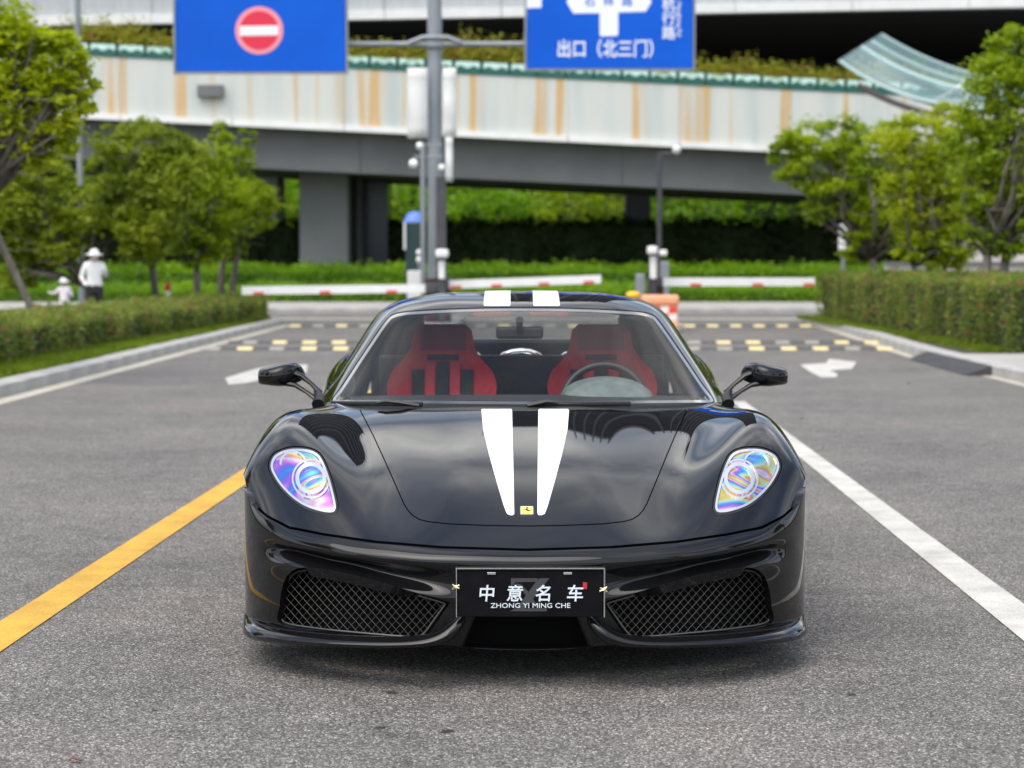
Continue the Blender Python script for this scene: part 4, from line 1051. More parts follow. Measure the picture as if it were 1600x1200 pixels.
def largest(M):
    """keep the biggest connected piece of a sheet"""
    lab = np.arange(len(M.V))
    while True:
        m = lab[M.T].min(1); new = lab.copy()
        for k in range(3): np.minimum.at(new, M.T[:, k], m)
        if (new == lab).all(): break
        lab = new
    L = lab[M.T[:, 0]]; u, c = np.unique(L, return_counts=True)
    T = M.T[L == u[c.argmax()]]; used = np.unique(T); mp = np.full(len(M.V), -1); mp[used] = np.arange(len(used))
    r = Sh(); r.V, r.N, r.T = M.V[used], M.N[used], mp[T]; return r
def sdf(pts, poly):
    poly = np.asarray(poly, float); a = poly; b = np.roll(poly, -1, 0)
    d = np.full(len(pts), 1e9); inside = np.zeros(len(pts), bool)
    for (p, q) in zip(a, b):
        e = q - p; w = pts - p
        t = np.clip((w @ e) / (e @ e + 1e-12), 0, 1)
        d = np.minimum(d, np.linalg.norm(w - t[:, None] * e, axis=1))
        c = (p[1] <= pts[:, 1]) != (q[1] <= pts[:, 1])
        with np.errstate(divide='ignore', invalid='ignore'):
            xi = p[0] + (pts[:, 1] - p[1]) / (q[1] - p[1]) * e[0]
        inside ^= c & (pts[:, 0] < xi)
    return np.where(inside, -d, d)
def smooth_poly(pts, n=8, sharp=()):
    pts = [np.asarray(p, float) for p in pts]; m = len(pts); out = []
    for i in range(m):
        p0, p1, p2, p3 = pts[i-1], pts[i], pts[(i+1) % m], pts[(i+2) % m]
        for k in range(n):
            t = k / n
            out.append(0.5*((2*p1) + (-p0+p2)*t + (2*p0-5*p1+4*p2-p3)*t*t + (-p0+3*p1-3*p2+p3)*t**3))
    return np.array(out)
def hpx(M):
    """photo position of each point's left-hand twin"""
    P = M.V.copy(); P[:, 0] = CX - np.abs(P[:, 0]); return proj(P)
def offset(M, d):
    r = Sh(); r.V = M.V + M.N * d; r.N = M.N; r.T = M.T; return r
def side(M, sgn):
    return cut(M, M.V[:, 0] * sgn - 1e-4, 1)
def sheet(name, M, mt, parent, skirt=0.012, double=False):
    V, N, T = M.V, M.N, M.T
    if skirt:
        E = {}
        for t in T:
            for i in range(3):
                a, b = int(t[i]), int(t[(i+1) % 3])
                if (b, a) in E: del E[(b, a)]
                else: E[(a, b)] = 1
        nv, nn, nt = [], [], []
        base = len(V)
        for (a, b) in E:
            e = V[b] - V[a]; L = np.linalg.norm(e)
            if L < 1e-9: continue
            n = np.cross(e / L, (N[a] + N[b]) / 2)
            k = base + len(nv)
            nv += [V[a], V[b], V[b] - N[b]*skirt, V[a] - N[a]*skirt]; nn += [n]*4
            nt += [(k, k+3, k+2), (k, k+2, k+1)]
        V = np.concatenate([V, np.array(nv)]); N = np.concatenate([N, np.array(nn)]); T = np.concatenate([T, np.array(nt, int)])
    W = V.copy(); W[:, 0] += CX
    return mesh_np(name, W, T, mt, parent, smooth=True, normals=N)

car = empty('sports_car', (CX, 8.05, 0))
tag(car, 'black sports car with two white stripes parked between the lane lines', 'car')

# ------------------------------------------------ upper front: bonnet, wings, nose
UP = [  # stations from the scuttle to the nose; columns centre line -> wheel arch
 [(0,7.50,.80),(.30,7.50,.80),(.60,7.52,.79),(.70,7.52,.785),(.80,7.52,.768),(.885,7.52,.67),(.925,7.52,.50)],
 [(0,7.18,.794),(.30,7.19,.790),(.60,7.21,.772),(.70,7.22,.776),(.80,7.23,.778),(.912,7.24,.70),(.945,7.24,.50)],
 [(0,6.85,.742),(.30,6.855,.737),(.59,6.86,.723),(.69,6.86,.748),(.80,6.86,.790),(.930,6.87,.733),(.955,6.88,.50)],
 [(0,6.52,.668),(.30,6.52,.663),(.545,6.53,.649),(.65,6.53,.681),(.775,6.53,.738),(.938,6.53,.672),(.957,6.54,.47)],
 [(0,6.22,.582),(.30,6.23,.577),(.50,6.25,.567),(.60,6.26,.596),(.735,6.31,.640),(.915,6.37,.598),(.953,6.42,.45)],
 [(0,6.02,.505),(.30,6.035,.501),(.475,6.06,.494),(.57,6.09,.513),(.70,6.16,.550),(.872,6.26,.528),(.938,6.36,.42)],
 [(0,5.88,.444),(.30,5.895,.443),(.46,5.92,.443),(.555,5.96,.453),(.68,6.03,.472),(.84,6.15,.468),(.918,6.28,.40)],
 [(0,5.80,.405),(.30,5.815,.404),(.455,5.85,.404),(.55,5.89,.408),(.67,5.965,.415),(.81,6.08,.41),(.895,6.22,.37)],
]
upper = surface(UP, 320, 190, lam=2e-3)
SHUT = [(380,740),(386.5,764),(395,785),(419,805),(452,822),(507,833),(587,844.5),(690,853),(822,857),(1000,857)]
shut_poly = np.array(SHUT + [(1000, 1300), (200, 1300), (200, 740)])
upper = cut(upper, sdf(hpx(upper), shut_poly), 1)
arch = lambda M, cy, r: np.where(np.abs(M.V[:, 0]) > 0.84, r - np.hypot(M.V[:, 1] - cy, M.V[:, 2] - 0.33), -1.0)
upper = cut(upper, arch(upper, 6.80, 0.365), -1)
HL = smooth_poly([(420.5,728),(426,712),(440,703),(458,699),(480,700),(495,705.5),(504.5,716),(514,738),(521.5,763),(527,789),(525,799.5),(517,803),(500,801),(476,793),(456,780),(438,762),(426,744)])
hd = sdf(hpx(upper), HL)
lamp_all = cut(upper, hd - 2.0, -1)
upper_c = cut(upper, hd - 2.0, 1)
HOOD = np.array([(561,637.5),(583,680),(600,717),(620,762),(631,787),(637,797),(645,805.5),(655,811.5),(668,815),(700,818.5),(760,821),(822,822),(1000,822),(1000,637.5)])
hd = sdf(hpx(upper_c), HOOD)
bonnet_all = cut(upper_c, hd + 0.9, -1)
body_o = cut(upper_c, hd - 0.9, 1)
COWL = np.array([(500,560),(518,628),(553,637.5),(1000,637.5),(1000,560)])
cw = sdf(hpx(body_o), COWL)
cowl = cut(body_o, cw + 0.3, -1)
body_o = cut(body_o, cw - 0.3, 1)
wing = sheet('front_wing_panel', body_o, M_PAINT, car)
bonnet = sheet('bonnet', bonnet_all, M_PAINT, car)
sheet('cowl_panel', offset(cowl, -0.01), M_BLACKP, car, skirt=0)
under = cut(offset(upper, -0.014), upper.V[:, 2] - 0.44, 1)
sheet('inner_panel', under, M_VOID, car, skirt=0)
# white stripes on the bonnet (vinyl, 0.8 mm proud)
STR_L = np.array([(752,639.2),(800,639.2),(802.5,745),(803.5,804),(799,806),(792,803),(787,790),(776,753),(764,710),(755,672)])
hp = proj(bonnet_all.V + [CX, 0, 0])
for poly in (STR_L, np.stack([2*821.6 - STR_L[:, 0] - (804-STR_L[:, 1])*0.012, STR_L[:, 1]], 1)):
    st = cut(bonnet_all, sdf(hp, poly), -1)
    sheet('white_stripe', offset(st, 0.0009), M_STRIPE, bonnet, skirt=0.0008)
# badge
bl = at(822, 798.5, 5.985)
def on_surface(M, px, py):
    p = proj(M.V + [CX, 0, 0]); i = np.argmin(np.hypot(p[:, 0]-px, p[:, 1]-py)); return M.V[i] + [CX, 0, 0], M.N[i]
bc, bn = on_surface(bonnet_all, 822, 799)
bn = Vector(bn); bx = Vector((1, 0, 0)); by = bn.cross(bx).normalized()
M_BADGE = mat('yellow_enamel', (0.82, 0.62, 0.09), rough=0.15, coat=1.0)
M_BADGEB = mat('badge_black', (0.01, 0.01, 0.01), rough=0.3)
def badge_pts(pl, h): return [tuple(Vector(bc) + bx*a + by*b + bn*h) for (a, b) in pl]
def badge_solid(name, pl, h0, h1, mt, par):
    n = len(pl); mb = MB()
    mb.add(badge_pts(pl, h0) + badge_pts(pl, h1), [list(range(n, 2*n))] + [[i, (i+1) % n, (i+1) % n+n, i+n] for i in range(n)])
    return mb.build(name, mt, par)
def rrect(w, h, r, k=4):
    out = []
    for cx, cy, a0 in ((w-r, h-r, 0), (-w+r, h-r, 90), (-w+r, -h+r, 180), (w-r, -h+r, 270)):
        for i in range(k+1):
            a = math.radians(a0 + 90*i/k); out.append((cx + r*math.cos(a), cy + r*math.sin(a)))
    return out
bd = badge_solid('bonnet_badge', rrect(.0215, .028, .004), -0.002, .0035, M_CHROME, bonnet)
badge_solid('badge_face', rrect(.0187, .025, .003), .0035, .0040, M_BADGE, bd)
HORSE = [(-.003,.017),(.001,.019),(.005,.016),(.004,.012),(.001,.008),(.004,.004),(.008,.001),(.012,.000),(.013,.005),(.0150,.006),(.0145,-.001),(.010,-.003),(.007,-.006),(.004,-.009),(.002,-.005),(-.002,-.001),(-.005,.003),(-.012,.002),(-.0125,.0045),(-.006,.0055),(-.002,.008),(.000,.012),(-.003,.013)]
badge_solid('badge_horse', HORSE, .0040, .0043, M_BADGEB, bd)
badge_solid('badge_lettering', [(-.012,-.0175),(.012,-.0175),(.012,-.0195),(-.012,-.0195)], .0040, .0043, M_BADGEB, bd)

# ------------------------------------------------ headlights with iridescent film
def film_mat():
    m = mat('iridescent_film', (0.8, 0.8, 0.85), rough=0.10, metal=0.85, coat=1.0)
    n, l, b = nodes(m)
    t = n.new('ShaderNodeTexCoord')
    mp = n.new('ShaderNodeMapping'); mp.inputs['Rotation'].default_value = (0.3, 0.5, 0.4); mp.inputs['Scale'].default_value = (7, 11, 14)
    l.new(t.outputs['Object'], mp.inputs['Vector'])
    z = n.new('ShaderNodeTexNoise'); z.inputs['Scale'].default_value = 0.55; z.inputs['Detail'].default_value = 1.0; z.inputs['Distortion'].default_value = 0.9
    l.new(mp.outputs[0], z.inputs['Vector'])
    lw = n.new('ShaderNodeLayerWeight'); lw.inputs['Blend'].default_value = 0.5
    ad = n.new('ShaderNodeMath'); ad.operation = 'MULTIPLY_ADD'; ad.inputs[1].default_value = 0.55
    l.new(lw.outputs['Facing'], ad.inputs[0])
    sc = n.new('ShaderNodeMath'); sc.operation = 'MULTIPLY'; sc.inputs[1].default_value = 4.6
    l.new(z.outputs['Fac'], sc.inputs[0]); l.new(sc.outputs[0], ad.inputs[2])
    fr = n.new('ShaderNodeMath'); fr.operation = 'FRACT'; l.new(ad.outputs[0], fr.inputs[0])
    r = ramp(n, [(0.0, (0.80,0.74,0.78)), (0.13, (0.80,0.24,0.66)), (0.24, (0.36,0.15,0.72)), (0.36, (0.07,0.25,0.75)), (0.50, (0.13,0.66,0.76)),
                 (0.62, (0.62,0.80,0.66)), (0.74, (0.84,0.72,0.14)), (0.85, (0.82,0.34,0.10)), (0.93, (0.80,0.45,0.52)), (1.0, (0.80,0.74,0.78))])
    l.new(fr.outputs[0], r.inputs['Fac'])
    l.new(r.outputs['Color'], b.inputs['Base Color'])
    return m
M_FILM = film_mat()
M_FILM2 = mat('pale_reflector', (0.80, 0.79, 0.82), rough=0.12, metal=0.75, coat=1.0)
def px_ellipse(c, rx, ry, rot=0, n=40):
    a = np.linspace(0, 2*math.pi, n, endpoint=False)
    x, y = rx*np.cos(a), ry*np.sin(a); cr_, sr_ = math.cos(rot), math.sin(rot)
    return np.stack([c[0] + x*cr_ - y*sr_, c[1] + x*sr_ + y*cr_], 1)
for sgn in (-1, 1):
    L = side(lamp_all, sgn)
    hl = empty('headlight', (0, 0, 0)); hl.parent = car
    s = sdf(hpx(L), HL)
    gas = cut(cut(L, s - 0.9, -1), s[:0] if False else sdf(hpx(cut(L, s - 0.9, -1)), HL) + 2.4, 1)
    sheet('gasket', offset(gas, -0.002), M_RUBBER, hl, skirt=0.004)
    inn = cut(L, s + 2.4, -1)
    si = sdf(hpx(inn), HL)
    rim = cut(cut(inn, si + 6.0, 1), np.zeros(0) if False else sdf(hpx(cut(inn, si + 6.0, 1)), HL) + 2.4, -1)
    sheet('lens_rim', offset(rim, 0.0005), M_FILM2, hl, skirt=0.004)
    core = largest(cut(inn, si + 6.4, -1))
    sheet('lens', offset(core, -0.003), M_FILM, hl, skirt=0)
    R = lambda M, c, rx, ry: sdf(hpx(M), px_ellipse(c, rx, ry))
    def annulus(name, c, ro, ri, h, mt, clip=None):
        a = cut(core, R(core, c, *ro), -1)
        a = cut(a, R(a, c, *ri), 1)
        if clip is not None: a = cut(a, clip(hpx(a)), -1)
        sheet(name, offset(a, h), mt, hl, skirt=h + 0.004)
    annulus('projector_ring', (486, 748), (24, 25), (18.5, 19), 0.003, M_FILM2)
    annulus('projector_ring', (486, 748), (30, 31), (27.5, 28.5), 0.001, M_FILM2)
    annulus('reflector_ring', (458, 724), (21, 20), (18, 17), 0.001, M_FILM2, lambda p: p[:, 1] - 726)

# ------------------------------------------------ front bumper
HXC = [0, .12, .24, .36, .47, .57, .67, .762, .842, .902, .942, .961, .967]
PLN = [5.80, 5.801, 5.812, 5.835, 5.868, 5.912, 5.975, 6.05, 6.135, 6.23, 6.33, 6.43, 6.53]
def row(zs, st):
    zz = np.interp(HXC, *zip(*zs)); ss = np.interp(HXC, *zip(*st))
    return [(h, p + s, z) for h, p, s, z in zip(HXC, PLN, ss, zz)]
BR = lambda h: .284 + (min(max(h, .2), .75) - .22) * .150           # brow line above the side intakes
BUMP = [
 row([(0,.447),(.3,.452),(.57,.470),(.76,.492),(.89,.535),(.95,.60)], [(0,.095),(.5,.09),(.76,.075),(.9,.04),(.95,.0)]),
 row([(0,.428),(.3,.432),(.57,.447),(.76,.467),(.89,.505),(.95,.56)], [(0,.035),(.5,.035),(.76,.03),(.9,.015),(.95,.0)]),
 row([(0,.405),(.3,.409),(.57,.422),(.76,.440),(.89,.470),(.95,.51)], [(0,.006),(.76,.006),(.9,.002),(.95,.0)]),
 row([(0,.385),(.3,.388),(.57,.402),(.76,.418),(.89,.440),(.95,.47)], [(0,.004),(.76,.006),(.9,.0),(.95,.0)]),
 row([(0,.350),(.2,.340),(.36,.348),(.57,.378),(.76,.398),(.84,.400),(.89,.405),(.95,.42)], [(0,.016),(.2,.018),(.36,.044),(.57,.062),(.76,.054),(.835,.016),(.89,0),(.95,0)]),
 row([(0,.325),(.2,.300),(.36,.322),(.57,.352),(.76,.378),(.84,.372),(.89,.365),(.95,.37)], [(0,.018),(.2,.018),(.36,.020),(.57,.024),(.76,.024),(.835,.008),(.89,0),(.95,0)]),
 row([(0,.300),(.2,.278),(.36,.304),(.57,.334),(.76,.358),(.84,.345),(.89,.33),(.95,.33)], [(0,.018),(.2,.018),(.36,-.004),(.57,-.020),(.76,-.012),(.835,.002),(.89,0),(.95,0)]),
 row([(0,.275),(.2,.262),(.36,.290),(.57,.318),(.76,.338),(.84,.32),(.89,.30),(.95,.29)], [(0,.018),(.2,.018),(.36,.004),(.57,-.004),(.76,.0),(.835,.004),(.89,.0),(.95,0)]),
 row([(0,.235),(.95,.235)], [(0,.02),(.36,.015),(.76,.012),(.89,.0),(.95,0)]),
 row([(0,.185),(.95,.185)], [(0,.022),(.36,.02),(.76,.015),(.89,.004),(.95,0)]),
 row([(0,.135),(.95,.135)], [(0,.03),(.36,.025),(.76,.02),(.89,.008),(.95,0)]),
]
bump = surface(BUMP, 360, 170, lam=2e-5, up=(0, -1, 0))
bump = cut(bump, sdf(hpx(bump), shut_poly) + 4.2, -1)
bump = cut(bump, arch(bump, 6.80, 0.365), -1)
INT = smooth_poly([(437,974),(437,945),(441,918),(450,898),(468,887.5),(500,888.5),(560,900),(630,920),(697,939.5),(701,944),(693,956),(668,992),(655,998),(640,999),(560,992.5),(490,984.5)], 6)
CEN = np.array([(744,955),(1000,955),(1000,1100),(700,1100),(722,1005)])
cen_s = lambda M: sdf(hpx(M), CEN)
bump = cut(bump, sdf(hpx(bump), INT), 1)
bump = cut(bump, cen_s(bump), 1)
bmp = sheet('front_bumper', bump, M_PAINT, car, skirt=0.035)
# dark duct behind the openings
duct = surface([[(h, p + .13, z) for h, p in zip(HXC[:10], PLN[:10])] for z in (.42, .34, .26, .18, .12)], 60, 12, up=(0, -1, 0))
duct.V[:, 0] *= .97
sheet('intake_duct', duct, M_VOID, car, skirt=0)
# wire mesh in the side intakes
def mesh_panel(sgn):
    poly = smooth_poly([(443,971),(442,946),(446,920),(455,901),(470,892),(500,893),(560,904.5),(630,924),(690,941),(694,946),(688,955),(664,988),(653,994),(640,995),(560,988.5),(490,981)], 6)
    def D(px): return np.interp(px, [440, 470, 520, 580, 640, 700], [6.115, 6.05, 5.96, 5.895, 5.855, 5.835]) + 0.014
    def P(q):
        a = at(q[0], q[1], float(D(q[0]))); a[0] = CX + sgn * abs(a[0] - CX); return a
    mb = MB(); step = 9.4
    for sl in (1, -1):
        dirv = np.array([math.cos(math.radians(48)), sl * math.sin(math.radians(48))]); nrm = np.array([-dirv[1], dirv[0]])
        for k in range(-30, 31):
            o = np.array([565, 945]) + nrm * step * (k + (0.5 if sl > 0 else 0.0))
            ts = np.linspace(-260, 260, 261); q = o + ts[:, None] * dirv
            ok = sdf(q, poly) < 0
            if ok.sum() < 3: continue
            run = np.where(ok)[0]
            for seg in np.split(run, np.where(np.diff(run) > 1)[0] + 1):
                if len(seg) < 2: continue
                sel = seg[::6].tolist(); sel = sel if sel[-1] == seg[-1] else sel + [seg[-1]]
                pts = [P(q[i]) for i in sel]
                if len(pts) >= 2: mb.tube(pts, 0.0009, 4, cap=False)
    g = mb.build('intake_mesh', M_MESH, bmp, fix=False)
    fr = MB(); ring = [P(p) for p in poly] ; ring.append(ring[0]); ring.append(ring[1])
    fr.tube(ring, 0.0034, 6, cap=False); fr.build('mesh_frame', M_MESH, bmp, fix=False)
for sgn in (-1, 1): mesh_panel(sgn)
# lower lip of each side, curling up beside the middle opening, and the thin blade in the middle
def sweep(name, pts, mt, parent, sgn=1, n=14):
    """pts: (px, py, D, half height, half depth) -> closed oval section swept through the points"""
    a = np.array([list(at(p[0], p[1], p[2])) + [p[3], p[4]] for p in pts])
    a[:, 0] = CX + sgn * np.abs(a[:, 0] - CX) if sgn else a[:, 0]
    t = np.concatenate([[0], np.cumsum(np.linalg.norm(np.diff(a[:, :3], axis=0), axis=1))]); t /= t[-1]
    C = fit(t, a, max(5, int(len(pts) * 1.2)), 1e-5); m = len(C) - 3
    A = np.einsum('ij,jk->ik', basis(m, np.linspace(0, 1, 90)), C)
    V, F = [], []
    for i in range(90):
        d = A[min(i+1, 89), :3] - A[max(i-1, 0), :3]; d /= np.linalg.norm(d)
        upv = np.array([0, 0, 1.0]) - d * d[2]
        if np.linalg.norm(upv) < 0.35: upv = np.array([0, -1.0, 0]) - d * -d[1]
        upv /= np.linalg.norm(upv); sd = np.cross(d, upv)
        for k in range(n):
            an = 2*math.pi*k/n
            V.append(A[i, :3] + upv * A[i, 3] * math.sin(an) + sd * A[i, 4] * math.cos(an))
    for i in range(89):
        for k in range(n): F.append((i*n+k, i*n+(k+1) % n, (i+1)*n+(k+1) % n, (i+1)*n+k))
    F.append(tuple(range(n-1, -1, -1))); F.append(tuple(89*n+k for k in range(n)))
    mb = MB(); mb.add(V, F, True)
    return mb.build(name, mt, parent)
LIP = [(386,948,6.60,.010,.008),(386.5,960,6.47,.026,.013),(389.5,976,6.32,.032,.024),(402,987,6.18,.029,.040),(435,993.5,6.06,.023,.050),(490,998.5,5.96,.019,.054),(560,1002,5.885,.0165,.055),
       (620,1003,5.845,.016,.055),(662,1001,5.825,.0175,.052),(690,994.5,5.815,.021,.045),(707,983,5.815,.021,.034),(716,972,5.82,.017,.024),(721,962,5.83,.010,.014)]
for sgn in (-1, 1): sweep('front_lip', LIP, M_PAINT, bmp, sgn)
sweep('lower_blade', [(716,1006,5.93,.006,.03),(740,1009,5.92,.006,.03),(780,1011.5,5.91,.006,.03),(822,1012,5.91,.006,.03),(864,1011.5,5.91,.006,.03),(904,1009,5.92,.006,.03),(928,1006,5.93,.006,.03)], M_PAINT, bmp, 0)
# struts between the middle opening and the side intakes
for sgn in (-1, 1):
    sweep('opening_strut', [(741,957,5.845,.010,.02),(735,972,5.86,.010,.02),(727,992,5.88,.010,.02),(722,1006,5.89,.008,.02)], M_PAINT, bmp, sgn)

# ------------------------------------------------ number plate
plate = empty('number_plate', (0, 0, 0)); plate.parent = car
pa, pb = at(714, 889, 5.775), at(943, 964, 5.775)
M_PLATE = noisy('plate_black', [(0.3, (0.006, 0.006, 0.008)), (0.7, (0.010, 0.010, 0.012))], scale=14, rough=0.4, spec=0.05)
M_PTXT = mat('plate_text', (0.72, 0.80, 0.86), rough=0.4)
M_PLOGO = mat('plate_grey_emblem', (0.05, 0.05, 0.054), rough=0.4)
M_RED = mat('seal_red', (0.5, 0.02, 0.03), rough=0.5)
px0, px1, pz0, pz1 = pa[0], pb[0], pb[2], pa[2]
mb = MB(); mb.box(px0, px1, 5.775, 5.785, pz0, pz1, 0.003); pbk = mb.build('plate_panel', M_PLATE, plate)
fr = MB()
fr.box(px0-.004, px1+.004, 5.768, 5.80, pz1+.0005, pz1+.0045); fr.box(px1+.0005, px1+.004, 5.768, 5.80, pz0, pz1); fr.box(px0-.003, px0-.0005, 5.772, 5.80, pz0, pz1)
fr.build('plate_frame', M_CHROME, plate)
PY = 5.7725
for ch_, px in zip('中意名车', (760, 804, 849, 898)):
    text_obj('plate_character', ch_, 0.054, at(px, 929, PY), M_PTXT, pbk, bold=0.0007, shear=0.08)
text_obj('plate_lettering', 'ZHONG YI MING CHE', 0.021, at(829, 946.5, PY), M_PTXT, pbk, bold=0.0, width=0.246)
def plate_poly(name, pl, mt, y=PY + .0012):
    m_ = MB(); m_.prism(pl, lambda p: at(p[0], p[1], y), lambda p: at(p[0], p[1], y + .0006)); return m_.build(name, mt, pbk)
EMB = [.0, .0002, .0004, .0006]
lg = lambda pl: [(700 + x*0.1625, 870 + y*0.1625) for x, y in pl]
for pl in ([(605,206),(865,206),(850,240),(650,245),(605,290)], [(880,206),(975,206),(905,290),(745,498),(700,524),(595,522),(660,490),(850,235)],
           [(650,255),(700,265),(770,330),(860,470),(830,485),(740,360)], [(690,524),(760,495),(950,495),(950,524)]):
    plate_poly('plate_emblem', lg(pl), M_PLOGO, PY + .0012 + EMB.pop())
plate_poly('plate_seal', lg([(1297,245),(1337,245),(1337,310),(1297,310)]), M_RED, PY)
for px in (768, 887):
    m_ = MB(); c = at(px, 896, PY); m_.box(c[0]-.013, c[0]+.013, PY-.002, PY+.003, c[2]-.004, c[2]+.004, .0015); m_.build('plate_slot', M_CHROME, pbk)
M_BRASS = mat('brass_clip', (0.75, 0.62, 0.36), rough=0.25, metal=1.0)
for px, s in ((709, 1), (946, -1)):
    c = at(px, 917 if s > 0 else 921, 5.766); m_ = MB()
    m_.tube([c + [s*.0, 0, .004], c + [s*.009, 0, .002], c + [s*.017, 0, .005]], .0024, 6)
    m_.tube([c + [s*.0, 0, -.004], c + [s*.009, 0, -.002], c + [s*.017, 0, -.005]], .0024, 6)
    m_.tube([c + [-s*.004, 0, .008], c + [s*.003, -.002, 0], c + [-s*.004, 0, -.008]], .0034, 6)
    m_.build('plate_clip', M_BRASS, plate)

# ------------------------------------------------ cabin: pillars, roof, glass
GH = [
 [(0,7.13,.770),(.35,7.17,.772),(.60,7.29,.776),(.735,7.43,.772),(.79,7.55,.765),(.84,7.66,.750),(.87,7.75,.70)],
 [(0,7.34,.878),(.33,7.38,.877),(.565,7.50,.868),(.70,7.63,.856),(.765,7.76,.845),(.825,7.90,.80),(.865,8.0,.72)],
 [(0,7.56,.985),(.30,7.60,.981),(.52,7.70,.966),(.655,7.82,.946),(.725,7.96,.930),(.80,8.10,.84),(.86,8.18,.74)],
 [(0,7.79,1.084),(.27,7.82,1.079),(.475,7.88,1.063),(.605,7.99,1.040),(.685,8.13,1.010),(.775,8.25,.89),(.855,8.30,.76)],
 [(0,8.00,1.158),(.25,8.01,1.154),(.44,8.05,1.140),(.565,8.13,1.114),(.655,8.26,1.070),(.76,8.36,.92),(.855,8.40,.78)],
 [(0,8.35,1.207),(.25,8.35,1.203),(.42,8.37,1.190),(.545,8.42,1.163),(.645,8.50,1.105),(.755,8.55,.94),(.86,8.56,.80)],
 [(0,8.80,1.185),(.25,8.80,1.181),(.42,8.80,1.165),(.535,8.82,1.135),(.63,8.85,1.075),(.745,8.87,.95),(.865,8.88,.84)],
 [(0,9.20,1.085),(.24,9.20,1.08),(.40,9.20,1.065),(.51,9.20,1.035),(.61,9.20,.99),(.73,9.20,.93),(.86,9.20,.87)],
 [(0,9.60,.960),(.24,9.60,.957),(.40,9.60,.948),(.51,9.60,.935),(.61,9.60,.92),(.73,9.60,.905),(.84,9.60,.885)],
 [(0,10.0,.885),(.24,10.0,.885),(.40,10.0,.885),(.51,10.0,.885),(.60,10.0,.885),(.70,10.0,.885),(.80,10.0,.88)],
 [(0,10.27,.875),(.24,10.27,.875),(.40,10.27,.875),(.49,10.26,.875),(.57,10.25,.873),(.66,10.24,.87),(.74,10.22,.865)],
]
cab = surface(GH, 260, 220, lam=2e-4)
WS = smooth_poly([(519,624),(534,603),(560,563.5),(589,520),(604,499.5),(614,491.5),(640,486.3),(720,482.2),(815,480.5),(910,482.2),(1000,486.3),(1000,632),(822,632),(640,630.5),(545,629.5),(526,629.5)], 6)
ws = sdf(hpx(cab), WS)
ws[cab.V[:, 1] > 8.3] = 50
screen = cut(cab, ws + 0.8, -1)
shell = cut(cab, ws - 0.8, 1)
shell = cut(shell, np.where(shell.V[:, 1] < 7.9, sdf(hpx(shell), np.array([(480,628.5),(1000,634),(1000,900),(480,900)])), 50), 1)
SW = smooth_poly([(7.74,.815),(7.93,.905),(8.14,1.005),(8.34,1.065),(8.55,1.085),(8.80,1.06),(8.90,.98),(8.86,.89),(8.5,.845),(8.1,.82)], 6)
def sw_s(M):
    s = sdf(M.V[:, [1, 2]], SW); return np.where(np.abs(M.V[:, 0]) > 0.56, s, 1.0)
s_ = sw_s(shell)
sideg = cut(shell, s_ + .002, -1); shell = cut(shell, s_ - .002, 1)
RW = smooth_poly([(-.43,8.94),(0,8.92),(.43,8.94),(.47,9.1),(.47,9.55),(.40,9.64),(0,9.66),(-.40,9.64),(-.47,9.55),(-.47,9.1)], 6)
s_ = sdf(shell.V[:, :2], RW)
rearg = cut(shell, s_ + .002, -1); shell = cut(shell, s_ - .002, 1)
roof = sheet('roof_and_pillars', shell, M_PAINT, car, skirt=0.02)
so = sdf(hpx(screen), WS)
frit = cut(screen, so + 5.0, 1)
glass = cut(screen, so + 5.0, -1)
wsc = sheet('windscreen', glass, M_GLASS, car, skirt=0)
M_FRIT = mat('windscreen_border', (0.055, 0.058, 0.06), rough=0.08, coat=1.0)
sheet('windscreen_border', offset(frit, -0.0008), M_FRIT, wsc, skirt=0)
for sgn in (-1, 1): sheet('side_window', side(sideg, sgn), M_GLASS2, car, skirt=0)
sheet('rear_window', rearg, M_GLASS, car, skirt=0)
hp = proj(shell.V + [CX, 0, 0])
for (a, b) in ((756.5, 797.5), (833, 873.5)):
    s_ = np.where(shell.V[:, 1] < 9.0, sdf(hp, np.array([(a, 420), (b, 420), (b, 477.8), (a, 477.8)])), 50)
    s_ = np.maximum(np.maximum(proj(np.stack([shell.V[:, 0]+CX, np.full(len(shell.V), 8.1), np.full(len(shell.V), 1.17)], 1))[:, 0] - b,
                    a - proj(np.stack([shell.V[:, 0]+CX, np.full(len(shell.V), 8.1), np.full(len(shell.V), 1.17)], 1))[:, 0]) / 360, np.where(shell.V[:, 1] < 9.0, (hp[:, 1] - 478)/360, 1))
    s_ = np.where(np.abs(shell.V[:, 0]) < 0.3, s_, 1.0)
    sheet('white_stripe', offset(cut(shell, s_, -1), .0009), M_STRIPE, roof, skirt=.0008)

